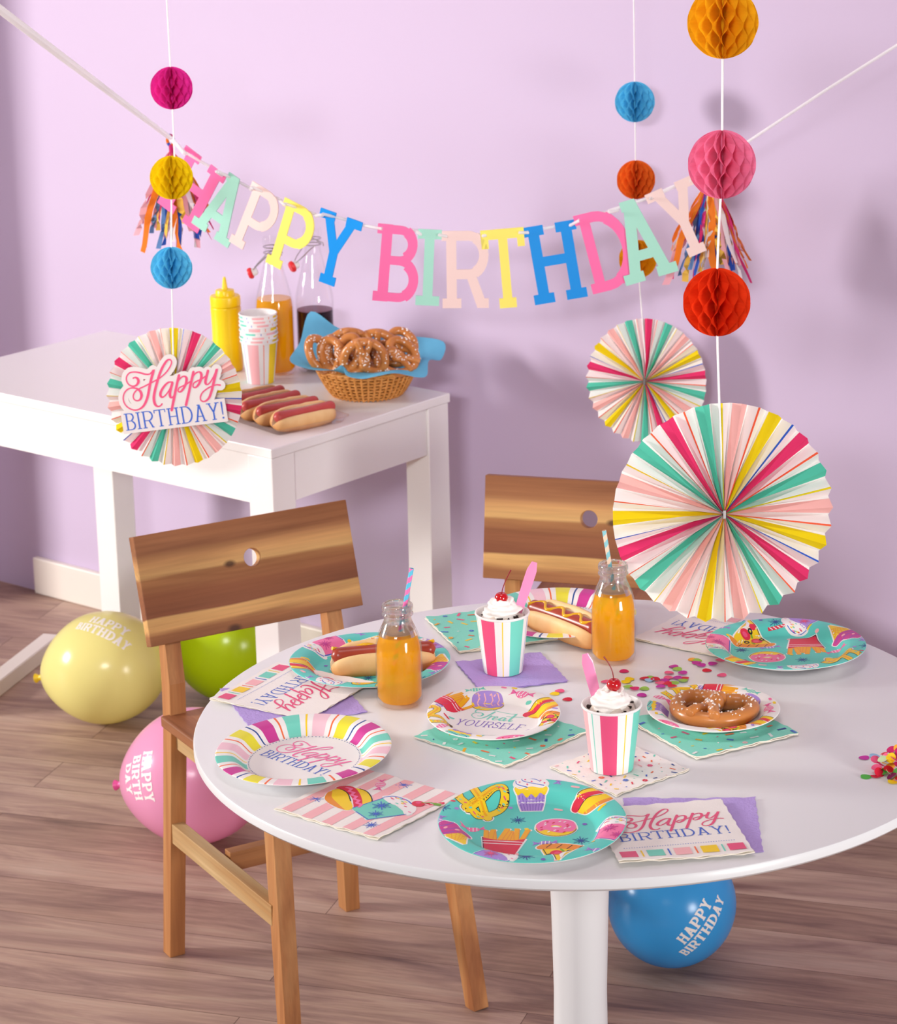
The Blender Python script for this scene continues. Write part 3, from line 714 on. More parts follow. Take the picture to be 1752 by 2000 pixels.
def f_icecream():
    cone = poly((-.26, .02), (.26, .02), (.02, -.52), (-.02, -.52)); cl = []
    for k in range(-2, 4): cl += stroke([(-.24 + .1 * k, .0), (.02 + .05 * k, -.32)], .016) + stroke([(.24 - .1 * k, .0), (-.02 - .05 * k, -.32)], .016)
    ic = spl([(-.34, .06), (-.34, .2), (-.2, .28), (-.2, .4), (-.02, .52), (.08, .44), (.18, .36), (.22, .24), (.34, .2), (.34, .06), (.15, -.02), (-.15, -.02)])
    il = stroke([(p.x, p.y) for p in smooth_path([(-.18, .36, 0), (0, .34, 0), (.14, .4, 0)], 4)], .02) + stroke([(p.x, p.y) for p in smooth_path([(-.3, .2, 0), (0, .16, 0), (.22, .24, 0)], 4)], .02) + stroke([(p.x, p.y) for p in smooth_path([(-.3, .08, 0), (0, .03, 0), (.3, .1, 0)], 4)], .02)
    return [('yellow', cone), ('gold', clip_items(cl, cone[0])), ('plum', ic), ('purpleD', il), ('pinkL', ell(-.08, .24, .05, .03, 30) + ell(.1, .12, .05, .03, 10))]
def clip_items(faces, cl):
    if area2(cl) < 0: cl = list(reversed(cl))
    out = []
    for f in faces:
        g = clipc(f, cl)
        if len(g) > 2: out.append(g)
    return out
def f_shake(cup='purple', top='white', star='plum', cherry=False, straw='red'):
    it = []
    sw = stroke([(.05, .2), (.26, .72)], .07, cap=False); sl = []
    for k in range(5): x = .09 + .035 * k; y = .3 + .087 * k; sl += stroke([(x - .035, y - .02), (x + .04, y + .02)], .02, cap=False)
    it += [(straw, sw), ('white', sl)]
    it += [(cup, poly((-.34, .08), (.34, .08), (.24, -.5), (-.24, -.5)))]
    it += [(top, spl([(-.38, .06), (-.34, .2), (-.18, .32), (.04, .34), (.24, .28), (.36, .16), (.36, .04), (.1, .1), (-.15, .04)]))]
    it += [('blue', stroke([(p.x, p.y) for p in smooth_path([(-.36, .08, 0), (-.3, .22, 0), (-.1, .3, 0), (.05, .3, 0)], 4)], .02) + stroke([(-.34, .06), (-.24, -.48)], .018) + stroke([(.34, .06), (.24, -.48), (-.1, -.5)], .018))]
    ds = {}
    rnd = random.Random(8)
    for i in range(16):
        x, y = rnd.uniform(-.28, .3), rnd.uniform(.1, .27); ds.setdefault(('red', 'yellow', 'mint', 'pink')[i % 4], []).extend(stroke([(x - .018, y), (x + .018, y + .01)], .022))
    it += list(ds.items())
    s_ = []
    for x, y, r in ((-.1, -.1, .3), (.12, -.3, .24)): s_ += tfm(f_star(star)[0][1], r, 0, x, y)
    it += [(star, s_)]
    if cherry: it += [('red', ell(.1, .38, .1, .09)), ('roseT', ell(.07, .4, .04)), ('green', stroke([(.1, .44), (.16, .56), (.26, .6)], .02) + poly((.16, .56), (.26, .66), (.34, .64), (.26, .56)))]
    return it
def f_flower(c='roseT'):
    out = []
    for i in range(6): out += ell(.3 * cos(i * pi / 3), .3 * sin(i * pi / 3), .2, n=10)
    return [(c, out)]
def sprinkles(w, seed, n, cols, r0=.006, wd=.0026, flowers=10):
    rnd = random.Random(seed); D = {}; pts = []; tries = 0; fl = []
    while len(pts) < n and tries < 9000:
        tries += 1; x, y = rnd.uniform(-w, w) * .95, rnd.uniform(-w, w) * .95
        if all((x - a) ** 2 + (y - b) ** 2 > (r0 * 2.1) ** 2 for a, b in pts):
            pts.append((x, y)); c = rnd.choice(cols)
            if len(pts) % flowers == 0: D.setdefault(c, []).extend(tfm(f_flower()[0][1], .008, rnd.uniform(0, 60), x, y)); continue
            t = rnd.uniform(0, pi); l = rnd.choice((.15, .7, 1)) * r0 * .75; D.setdefault(c, []).extend(stroke([(x - l * cos(t), y - l * sin(t)), (x + l * cos(t), y + l * sin(t))], wd, cap=False))
    return list(D.items())

# ================================================================== setting
WD = Vector((.7875, -.6163, 0)); WN = Vector((-.6163, -.7875, 0))       # along the wall, out of the wall
W0 = Vector((0, 5.385, 0))
wa = atan2(WD.y, WD.x)
def wall_pt(s, z=0, off=0): return W0 + WD * s + WN * off + Vector((0, 0, z))
mb = MB(); mb.box(-1.80, 4.2, 0, .1, 0, 2.7, 'wall')
structure(mb.build('wall_back', smooth=False, loc=W0, rot=(0, 0, wa)))
FA = R(-17)
mb = MB(); mb.box(-6, 6, -5, 5, -.06, 0, 'floor')
structure(mb.build('floor', smooth=False, loc=(0.03, 4.02, 0), rot=(0, 0, FA)))
s0 = (Vector((-1.115, 6.277, 0)) - W0).dot(WD)
mb = MB(); mb.box(s0, 4.1, -.018, 0, 0, .092, 'trim_white')
structure(mb.build('baseboard_back', smooth=False, bevel=.004, loc=W0, rot=(0, 0, wa)))
mb = MB(); mb.box(-1.80, 4.2, -5.4, .1, 2.7, 2.76, 'ceramic')
structure(mb.build('ceiling', smooth=False, loc=W0, rot=(0, 0, wa)))
mb = MB(); mb.box(-1.80, -1.62, -.34, 0, 0, 2.7, "wall")
structure(mb.build("shade_blocker_left", smooth=False, loc=W0, rot=(0, 0, wa)))  # unseen panel added left of frame to shade the back wall's left end

# ------------------------------------------------------------------ round table
TC = Vector((.1, 3.4291, 0)); TR = .5178; TH = .74
t = empty('round_table', TC, label='white round pedestal dining table laid for the party', cat='table')
mb = MB()
mb.lathe([(0, TH - .02), (TR - .018, TH - .02), (TR - .004, TH - .0165), (TR, TH - .0125), (TR, TH - .0035), (TR - .0015, TH - .0008), (TR - .005, TH), (0, TH)], 'table_white', n=160)
mb.build('tabletop', t, angle=35)
mb = MB()
mb.lathe([(0, .0), (.30, .0), (.305, .006), (.26, .013), (.17, .02), (.10, .034), (.06, .06), (.046, .12), (.0385, .22), (.037, .34), (.0395, .46), (.0435, .6), (.048, .70), (.055, TH - .024), (.12, TH - .02), (0, TH - .02)], 'table_white', n=72)
mb.build('pedestal', t)

# ------------------------------------------------------------------ white side table
SC0 = Vector((-.4226, 4.8336, 0)); ST = -.6755; SW, SD, SH = .987, .5203, .74
t = empty('side_table', SC0, ST, label='white rectangular side table with drinks, hot dogs and pretzel basket', cat='table')
mb = MB(); mb.box(-SW, 0, 0, SD, SH - .019, SH, 'side_white'); mb.build('tabletop', t, smooth=False, bevel=.002)
lw = .062
for x, y in ((-lw - .003, .003), (-lw - .003, SD - lw - .003), (-SW + .003, .003), (-SW + .003, SD - lw - .003)):
    mb = MB(); mb.box(x, x + lw, y, y + lw, 0, SH - .0195, 'side_white'); mb.build('leg', t, smooth=False, bevel=.002)
for (x0, x1, y0, y1) in ((-SW + lw + .004, -lw - .004, .007, .025), (-SW + lw + .004, -lw - .004, SD - .025, SD - .007), (-.026, -.008, lw + .004, SD - lw - .004), (-SW + .008, -SW + .026, lw + .004, SD - lw - .004)):
    mb = MB(); mb.box(x0, x1, y0, y1, SH - .115, SH - .0195, 'side_white'); mb.build('apron', t, smooth=False)

# ------------------------------------------------------------------ white bar on the floor, left
a = at(-14, 1373, 0); b = at(118, 1268, 0)
mb = MB(); d = (b - a).normalized(); nx = Vector((-d.y, d.x, 0)); L_ = (b - a).length
mb.box(0, L_, 0, .04, 0, .036, 'trim_white')
o = mb.build('wooden_bar', smooth=False, bevel=.003, loc=a, rot=(0, 0, atan2(d.y, d.x)))
tag(o, 'long white painted bar lying on the floor beside the yellow balloon', 'bar')

# ------------------------------------------------------------------ wooden chairs
def make_chair(name, loc, rz, label, recline=.055, outside=False):
    """local: x to the sitter's... width, -y the way the chair faces"""
    t = empty(name, loc, rz, label=label, cat='chair', group='wooden chairs')
    hw = .158
    # backrest board with a round finger hole
    bw, bh, bt = .395, .184, .02
    mb = MB(); n = 32; hr = .0155; hx, hz = .008, .024
    outer = []; inner = []
    for i in range(n):
        th = 2 * pi * i / n; c, s_ = cos(th), sin(th)
        k = min((bw / 2 - hx * (1 if c > 0 else -1)) / max(abs(c), 1e-6), (bh / 2 - hz * (1 if s_ > 0 else -1)) / max(abs(s_), 1e-6))
        outer.append((hx + c * k, hz + s_ * k)); inner.append((hx + c * hr, hz + s_ * hr))
    for cx, cz in ((bw / 2, bh / 2), (-bw / 2, bh / 2), (-bw / 2, -bh / 2), (bw / 2, -bh / 2)):
        j = min(range(n), key=lambda q: (outer[q][0] - cx) ** 2 + (outer[q][1] - cz) ** 2); outer[j] = (cx, cz)
    vs = [(x, -bt / 2, z) for x, z in outer + inner] + [(x, bt / 2, z) for x, z in outer + inner]
    fs = []
    for i in range(n):
        j = (i + 1) % n
        fs += [(i, j, n + j, n + i), (2 * n + j, 2 * n + i, 3 * n + i, 3 * n + j), (j, i, 2 * n + i, 2 * n + j), (n + i, n + j, 3 * n + j, 3 * n + i)]
    mb.add(vs, fs, 'acacia_board')
    o = mb.build('backrest', t, smooth=False, bevel=.0015, loc=(0, recline * .5 + (.05 if outside else 0), .66))
    o.rotation_euler = (-math.atan2(recline, bh), 0, 0)
    # rear legs: splayed foot, bend at the seat, then back behind the board
    for s in (-1, 1):
        mb = MB()
        P = [(s * (hw + .012), .030, 0), (s * (hw - .004), .012, .42), (s * (hw - .006), .014, .50), (s * (hw - .008), .0235 + recline * .12, .60), (s * (hw - .008), .022 + recline * .95, .735)]
        rings = []; vs = []; fs = []
        for i, p in enumerate(P):
            w = (.028, .029, .029, .028, .024)[i] / 2; dd = (.030, .034, .034, .026, .018)[i] / 2
            for a_, b_ in ((-1, -1), (1, -1), (1, 1), (-1, 1)): vs.append((p[0] + a_ * w, p[1] + b_ * dd, p[2]))
        for i in range(len(P) - 1):
            for j in range(4): k = (j + 1) % 4; fs.append((i * 4 + j, i * 4 + k, i * 4 + 4 + k, i * 4 + 4 + j))
        fs += [(3, 2, 1, 0), tuple(range(len(vs) - 4, len(vs)))]
        mb.add(vs, fs, 'acacia_leg'); mb.build('leg', t, smooth=False, bevel=.0012)
    for s in (-1, 1):
        mb = MB(); mb.bar((s * (hw + .012), -.425, 0), (s * (hw - .012), -.352, .424), .028, .030, 'acacia_leg', .030, .036, xdir=(1, 0, 0))
        mb.build('leg', t, smooth=False, bevel=.0012)
    mb = MB(); mb.box(-.183, .183, -.392, .004, .428, .447, 'acacia_seat'); mb.build('seat', t, smooth=False, bevel=.003)
    for s in (-1, 1):
        x = s * (hw - .006)
        mb = MB(); mb.box(x - .008, x + .008, -.352, -.004, .385, .4275, 'pine_rail'); mb.build('seat_rail', t, smooth=False, bevel=.001)
        mb = MB(); mb.bar((s * (hw + .004), .006, .232), (s * (hw + .004), -.379, .232), .022, .036, 'pine_rail', xdir=(1, 0, 0)); mb.build('side_stretcher', t, smooth=False, bevel=.0012)
    mb = MB(); mb.box(-hw + .012, hw - .012, -.172, -.150, .222, .256, 'acacia_rail_x'); mb.build('cross_stretcher', t, smooth=False, bevel=.0012)
    mb = MB(); mb.box(-hw + .004, hw - .004, -.366, -.350, .385, .4275, 'acacia_rail_x'); mb.build('front_rail', t, smooth=False, bevel=.001)
    return t
u1 = Vector((.863, .505, 0)); c1 = (Vector((-.571, 4.26, 0)) + Vector((-.288, 4.432, 0))) / 2 + Vector((.016, -.022, 0))
make_chair('wooden_chair', c1, atan2(u1.y, u1.x), 'acacia chair left of the round table, hole in its board, facing the pretzel plate')
c2 = Vector((.172, 4.575, 0))
make_chair('wooden_chair', c2, R(-15) + pi, 'acacia chair behind the round table, half hidden by the biggest pleated fan', recline=-.03, outside=True)

# ------------------------------------------------------------------ balloons
def balloon(loc, rx, rz, axis, key, knot, label, txt=None):
    """rx: radius across, rz: half length; axis points from the knot to the crown"""
    q = Vector(axis).to_track_quat('Z', 'Y')
    o = empty('balloon', loc, tuple(q.to_euler()), label=label, cat='balloon', group='balloons on the floor')
    def prof(z):   # -1 (knot) .. 1
        u = (z + 1) / 2
        return rx * sqrt(max(0, 1 - z * z)) * (1 - .10 * (1 - u) ** 2) if z > -.72 else 0
    P = []
    for i in range(41):
        a = -pi / 2 + pi * i / 40; z = sin(a); r = rx * cos(a) * (1 - .16 * max(0, -z) ** 2)
        P.append((r, rz * z - (.05 * rx * max(0, -z) ** 6 if z < 0 else 0)))
    mb = MB(); mb.lathe(P[1:-1] + [(0, P[-1][1])], key, n=72)
    if txt is not None:
        words, tilt, ctr, sz, (e1, e2) = txt
        its = []
        for wi, wd in enumerate(words):
            f, w = text(wd, .22, .13, 1.0, .07, L=.165)
            its.append(('bal_print', tfm(f, sx=sz, sy=sz * 1.0, dx=-w * sz / 2, dy=-wi * sz * 1.22)))
        its = [(k, tfm(f, 1, tilt)) for k, f in its]
        qi = q.inverted()
        C = qi @ Vector(ctr); E1 = qi @ Vector(e1)
        C.normalize(); E1 = (E1 - C * E1.dot(C)).normalized(); E2 = C.cross(E1)
        def mp(x, y, off):
            d = (C + E1 * x + E2 * y).normalized()
            z = d.z; s_ = 1 / sqrt((d.x ** 2 + d.y ** 2) / rx ** 2 + z * z / rz ** 2)
            p = d * s_; zz = p.z / rz
            k = (1 - .16 * max(0, -zz) ** 2)
            p = Vector((p.x * k, p.y * k, p.z - (.05 * rx * max(0, -zz) ** 6 if zz < 0 else 0)))
            return p * (1 + .003) 
        emit(mb, its, mp, grid=.07, lift=0, step=0)
    mb.build('envelope', o)
    b = P[1][1]
    mb = MB(); mb.lathe([(P[1][0] * 1.05, b + .001), (.009, b - .004), (.006, b - .010), (.0065, b - .013), (.0095, b - .017), (.0105, b - .020), (.0085, b - .0215), (.006, b - .018), (0, b - .015)], knot, n=24)
    mb.build('knot', o)
    return o
BW = ['HAPPY', 'BIRTH', 'DAY']
balloon((-.84, 5.375, .122), .119, .137, (.93, -.25, .22), 'bal_yellow', 'bal_knot_yellow', 'pale yellow balloon on the floor under the left end of the side table',
        (['HAPPY', 'BIRTHDAY'], -28, (.14, -.42, .88), .19, ((1, 0, 0), None)))
balloon((-.585, 4.74, .133), .129, .142, (.93, -.30, .22), 'bal_pink', 'bal_knot_pink', 'pink balloon on the floor behind the left chair leg',
        (BW, -93, (-.66, -.70, .28), .19, ((1, 0, .1), None)))
balloon((-.585, 5.50, .127), .1255, .134, (.15, -.80, .55), 'bal_green', 'bal_green', 'lime green balloon on the floor behind the left chair and table leg')
balloon((.277, 4.19, .113), .1085, .1135, (.15, -.86, .48), 'bal_blue', 'bal_blue', 'blue balloon on the floor behind the round table pedestal',
        (['HAPPY', 'BIRTHDAY'], 52, (.36, -.92, .06), .19, ((1, 0, 0), None)))

# ------------------------------------------------------------------ hanging garlands
def honeycomb(name, Rd, key, parent, loc, rot=0, sheets=28, seed=0):
    mb = MB(); m = 34; per = Rd * .74; vs = []; fs = []
    rnd = random.Random(seed)
    fr = (.12, .45, .75, 1.0)
    for i in range(sheets):
        o = len(vs); sg = 1 if i % 2 else -1; jit = rnd.uniform(-.12, .12) * pi / sheets; rj = 1 - rnd.uniform(0, .012)
        for j in range(m + 1):
            a = -pi / 2 + pi * j / m; z = Rd * sin(a); rr = Rd * max(.02, cos(a)) * rj
            ph = (z / per) % 1.0; tri = abs(ph * 4 - 2) - 1; tri = max(-1, min(1, tri * 1.5))
            th = 2 * pi * i / sheets + sg * tri * pi / sheets * .96 + jit
            for q in fr: vs.append((rr * q * cos(th), rr * q * sin(th), z))
        for j in range(m):
            for k in range(3):
                b = o + j * 4 + k; fs.append((b, b + 1, b + 5, b + 4))
    mb.add(vs, fs, key)
    mb.lathe([(Rd * .16 * cos(R(a)) + .0001, Rd * .995 * sin(R(a))) for a in range(-90, 91, 15)], key, n=16)
    o = mb.build(name, parent, smooth=False); o.location = loc; o.rotation_euler = (0, 0, rot)
    return o
SEQ_R = ['yl', 'PK', 'ol', 'YE', 'bl', 'MA', 'ol', 'MI', 'yl', 'PK', 'ol', 'YE', 'bl', 'MA', 'ol', 'MI', 'yl', 'PK', 'ol', 'YE',
         'ol', 'PK', 'yl', 'MI', 'ol', 'MA', 'bl', 'YE', 'ol', 'PK', 'yl', 'MI', 'ol', 'MA', 'ol', 'MI']
plain('f_white', (246, 242, 238), .6, .3); 
FK = dict(MA='f_mag', MI='f_mint', YE='f_yel', PK='f_pk', ol='f_or', yl='f_yel', bl='f_bl')
for k, c in dict(f_mag=(232, 56, 112), f_mint=(88, 200, 172), f_yel=(244, 216, 20), f_pk=(252, 190, 184), f_or=(250, 104, 66), f_bl=(46, 96, 214)).items(): tissue(k, c, .12, var=0)
tissue('f_white', (248, 244, 240), .15, var=0)
def fan(Rd, parent, loc, rot, shift=0, mirror=False):
    mb = MB(); N = 36; dz = Rd * .05
    for i in range(N):
        kind = SEQ_R[(i + shift) % N]; wide = kind.isupper(); col = FK[kind]
        a0 = pi / 2 - 2 * pi * i / N * (-1 if mirror else 1); h = pi / N
        for s in (-1, 1):
            # ridge at a0 (towards -y), valley at a0 + s*h
            if wide: br = [(0, .78, col), (.78, 1, 'f_white')]
            else: br = [(0, .17, col if s > 0 else 'f_white'), (.17, 1, 'f_white')]
            for t0, t1, kk in br:
                vs = []
                for t_ in (t0, t1):
                    for rr, zz in ((.02, dz * 1.5), (.35, dz * 1.25), (1, dz)):
                        A = Vector((cos(a0), 0, sin(a0))) * rr * Rd + Vector((0, -zz, 0)); B = Vector((cos(a0 + s * h), 0, sin(a0 + s * h))) * rr * Rd * (.985 if rr == 1 else 1) + Vector((0, zz, 0))
                        vs.append(A.lerp(B, t_))
                mb.add(vs, [(0, 1, 4, 3), (1, 2, 5, 4)], kk)
    o = mb.build('paper_fan', parent, smooth=False); o.location = loc; o.rotation_euler = rot
    mb = MB(); mb.box(-.002, .002, -dz * 1.5 - .002, -dz * 1.4, -.006, .006, 'metal'); mb.build('staple', o, smooth=False)
    return o
def garland(name, label, pts, top, string_r, fanrot, fan_shift=0):
    """pts: [(centre, radius, key)] from the top down, the last one the fan"""
    base = pts[-1][0]
    t = empty(name, base, label=label, cat='garland', group='hanging garlands')
    P = [top] + [p[0] for p in pts]
    fr = pts[-1][1]
    P[-1] = P[-1] + Vector((0, 0, fr * .2))
    pl = [p - base for p in P]
    mb = MB(); mb.tube(smooth_path(pl, 4), string_r, 'string', n=8); mb.build('string', t)
    for i, (c, r_, key) in enumerate(pts[:-1]):
        hb = honeycomb('honeycomb_ball', r_, key, t, c - base, rot=.4 + i * 1.3, seed=i + len(name) + int(string_r * 1e5))
        hb['label'] = key[2:].replace('sky', 'sky blue').replace('gold', 'golden yellow') + ' honeycomb paper ball'
    f = fan(fr, t, (0, 0, 0), fanrot, fan_shift)
    return t, f
def strand(Y, pxs):
    out = []
    for x, y, r_, k in pxs:
        p = atY(x, y, Y); out.append((p, r_ * (Y * cos(PT) - (p.z - ZC) * sin(PT)) / F * (1.02 if k is None else 1), k))
    return out
CEIL = 2.699
def topof(p, q):
    d = p - q; return p + d * ((CEIL - p.z) / d.z)
Yn = 3.75
S = strand(Yn, [(1412, 44, 70, 'h_gold'), (1410, 321, 67, 'h_pink'), (1400, 590, 67, 'h_red'), (1411, 1001, 215, None)])
garland('hanging_garland', 'near garland of gold, pink and red honeycomb balls above the biggest pleated fan', S, Vector((S[0][0].x + .003, Yn, CEIL)), .0017, (R(-4), 0, R(8)))
Yl = 4.6
S = strand(Yl, [(335, 172, 41.5, 'h_magenta'), (335, 347, 42.5, 'h_yellow'), (335, 523, 41, 'h_sky'), (341, 775, 134, None)])
t, lf = garland('hanging_garland', 'left garland of magenta, yellow and blue honeycomb balls with a happy birthday fan', S, Vector((S[0][0].x - .01, Yl, CEIL)), .0014, (R(-6), 0, R(-10)), 3)
Yb = 5.03
S = strand(Yb, [(1240, 199, 39.5, 'h_sky'), (1242, 351, 38, 'h_orange'), (1246, 506, 37.5, 'h_gold'), (1262, 744, 121, None)])
garland('hanging_garland', 'far garland of small blue, orange and gold balls with a fan near the wall', S, Vector((S[0][0].x - .012, Yb, CEIL)), .0013, (R(-6), 0, R(-22)), 33)

# happy birthday card on the left fan (card outline follows the lettering)
cs = .180
mb = MB()
Lm = cos(R(9.8)); 
items = []
hal = []
for f in HAPPY[::2]: hal += tfm([f], 1.0)
hp = []
for f in HAPPY:
    if len(f) == 4:
        c_ = (f[0] + f[1] + f[2] + f[3]) / 4; hp.append(c_)
hal = []
for c_ in hp[::3]: hal += ell(c_.x, c_.y, .052, n=14)
xs = [p.x for f in BIRTH for p in f]; ys = [p.y for f in BIRTH for p in f]
hal += poly((min(xs) - .03, min(ys) - .03), (max(xs) + .03, min(ys) - .03), (max(xs) + .03, max(ys) + .03), (min(xs) - .03, max(ys) + .03))
hal += poly((-.42, -.08), (.3, -.08), (.38, .2), (-.1, .2), (-.38, .1))
rc, rs = cos(R(8.5)), sin(R(8.5))
def cardmap(x, y, off):
    x, y = x * cs, y * cs
    return (x * rc - y * rs, -.0155 - off, x * rs + y * rc + .003)
emit(mb, [('card', hal)], lambda x, y, o: cardmap(x, y, -.0012), lift=0, step=0)
nv = len(mb.v); nf = len(mb.f)
# sides of the card
ed = {}
for f in mb.f:
    for a_, b_ in zip(f, f[1:] + f[:1]): ed[(a_, b_)] = 1
bd = [(a_, b_) for (a_, b_) in ed if (b_, a_) not in ed]
front = [(x, y - .0024, z) for x, y, z in mb.v]
mb2 = MB(); mb2.add(front, mb.f, 'card'); mb2.add(mb.v + front, [(a_, b_, b_ + nv, a_ + nv) for a_, b_ in bd], 'card')
emit(mb2, hb_items('roseT', 'blue'), cardmap, lift=.0014, step=.0002)
mb2.build('message_card', lf, smooth=False)

# ------------------------------------------------------------------ letter banner
LET = [('H', 'b_pink', (403, 314), 32, 136, 104), ('A', 'b_mint', (461, 345), 29, 136, 92), ('P', 'b_blush', (524, 372), 26, 136, 76), ('P', 'b_yellow', (590, 402), 21, 140, 80), ('Y', 'b_blue', (668, 420), 15.5, 143, 92),
       ('B', 'b_pink', (782, 440), 6, 152, 86), ('I', 'b_mint', (840, 448), 3.5, 150, 46), ('R', 'b_blush', (908, 451), .5, 152, 90), ('T', 'b_yellow', (980, 447), -4, 156, 84), ('H', 'b_blue', (1071, 437), -9, 154, 104),
       ('D', 'b_pink', (1166, 411), -14, 158, 96), ('A', 'b_mint', (1227, 391), -17, 160, 106), ('Y', 'b_blush', (1304, 362), -24, 146, 98)]
def banY(x): return 4.78 + max(0, (700 - x)) / 340 * .32 - max(0, x - 1100) / 300 * .05
hooks = []
org = atY(840, 448, banY(840))
t = empty('letter_banner', org, label='happy birthday letter banner strung on white ribbon across the lilac wall', cat='banner')
NAME = dict(b_pink='hot pink', b_mint='mint', b_blush='pale blush', b_yellow='yellow', b_blue='bright blue')
prev = None; holes = []
for ch, key, (px, py), ang, hpx, wpx in LET:
    Y = banY(px); sc = Y / cos(PT) / F * .985
    top = atY(px, py, Y)
    h = hpx * sc; w_ = wpx * sc
    f, w = glyph(ch, .165, .125, 1.0, L=.155 if ch not in 'I' else .2)
    f = tfm(f, sx=w_ / w, sy=h, dx=-w_ / 2, dy=-h)
    mb = MB(); th = .0012
    emit(mb, [(key, f)], lambda x, y, o: (x, -th, y), lift=0)
    n0 = len(mb.v); ed = {}
    for q in mb.f:
        for a_, b_ in zip(q, q[1:] + q[:1]): ed[(a_, b_)] = 1
    bd = [(a_, b_) for (a_, b_) in ed if (b_, a_) not in ed]
    back = [(x, th, z) for x, y, z in mb.v]
    fs = [tuple(reversed([i + n0 for i in q])) for q in mb.f] + [(a_, b_, b_ + n0, a_ + n0) for a_, b_ in bd]
    v0 = list(mb.v); mb2 = MB(); mb2.add(v0 + back, [tuple(q) for q in mb.f] + fs, key)
    slope = (banY(px + 60) - banY(px - 60)) / (120 * sc)
    yaw = atan2(slope, 1) * .6
    o = mb2.build('letter', t, smooth=False)
    o.location = top - org; o.rotation_euler = (0, R(ang), yaw)
    o['label'] = NAME[key] + ' letter ' + ch
    q = R(ang); dx = Vector((cos(q), 0, -sin(q))); dn = Vector((-sin(q), 0, -cos(q)))
    holes.append((top + dx * (-w_ * .40) + dn * h * .06, top + dx * (w_ * .40) + dn * h * .06))
rad = .0030
RB = [atY(-40, -12, 4.15), atY(120, 110, 4.55), atY(333, 270, 5.12)]
wide = [RB[0], RB[1], RB[2], holes[0][0] + Vector((0, -.004, 0))]
for k in range(len(LET)):
    a_, b_ = holes[k]
    wide += [a_ + Vector((0, .006, 0)), (a_ + b_) / 2 + Vector((0, .008, .0)), b_ + Vector((0, .006, 0))]
    nx = holes[k + 1][0] if k + 1 < len(LET) else None
    if nx is not None: wide += [b_ + Vector((0, -.005, 0)), nx + Vector((0, -.005, 0))]
wide += [holes[-1][1] + Vector((0, -.005, 0)), atY(1386, 326, 4.83), atY(1468, 272, 4.76), atY(1610, 178, 4.62), atY(1800, 58, 4.52)]
mb = MB(); wl = [p - org for p in wide]
nseg = len(wl); rads = []
for i, p in enumerate(wide): rads.append(.0085 if i < 2 else (.0056 if i < 4 else (.0038 if i > nseg - 5 else .0040)))
mb.tube(wl, rads, 'ribbon', n=8, flat=.7); mb.build('ribbon', t, smooth=False)

# ------------------------------------------------------------------ tissue tassels
def tassel(px, py, Y, L_, spread, label, seed, lean=0):
    base = atY(px, py, Y)
    t = empty('tissue_tassel', base, label=label, cat='tassel', group='tissue tassels on the banner ribbon')
    rnd = random.Random(seed); sc = Y / cos(PT) / F
    mb = MB(); P = []
    for i in range(13):
        a = -pi / 2 + 2 * pi * i / 12; P.append((.006 * cos(a), 0, .010 * sin(a) + .002))
    mb.tube(P, .0030, lambda i, j: ('t_orange', 't_blue', 't_magenta', 't_sky')[(i // 2) % 4], n=8)
    mb.tube([(0, 0, -.006), (.001, 0, -.022), (0, 0, -.03)], [.004, .0045, .005], 't_magenta', n=8)
    mb.build('knot', t)
    cols = ['t_orange', 't_pink', 't_blue', 't_white', 't_yellow', 't_magenta', 't_orange', 't_white', 't_blue', 't_sky', 't_pink', 't_yellow']
    n = 44
    for k in range(n):
        an = 2 * pi * (k * .382 % 1); rr = (.35 + .65 * ((k * 7 % n) / n)) * spread * sc
        ln = L_ * sc * rnd.uniform(.72, 1.05); w = rnd.uniform(.009, .015)
        ex = rr * cos(an) * 1.0 + lean * sc; ey = rr * sin(an) * .55
        pts = []
        m = 12
        for i in range(m + 1):
            u = i / m; e = u ** .8
            wob = .004 * sin(u * 9 + k) * u
            pts.append(Vector((ex * e + wob, ey * e + .003 * sin(u * 7 + 2 * k) * u, -.018 - (ln - .018) * u)))
        mb = MB(); vs = []; fs = []
        for i, p in enumerate(pts):
            tw = k * 1.3 + i / m * rnd.choice((-1, 1)) * 1.6 * (1 if k % 2 else .3); ww = w * min(1, .35 + i / 4)
            dx = Vector((cos(tw) * .9 + .2, sin(tw), .12)).normalized() * ww / 2
            vs += [p - dx, p + dx]
        for i in range(m): fs.append((2 * i, 2 * i + 1, 2 * i + 3, 2 * i + 2))
        mb.add(vs, fs, cols[k % 12]); mb.build('strip', t, smooth=True)
    return t
tassel(333, 276, 5.17, 200, 88, 'mixed tissue tassel on the ribbon behind the yellow honeycomb ball', 3, 8)
tassel(1386, 334, 4.83, 210, 96, 'orange, blue and pink tissue tassel on the ribbon behind the pink honeycomb ball', 9, 4)

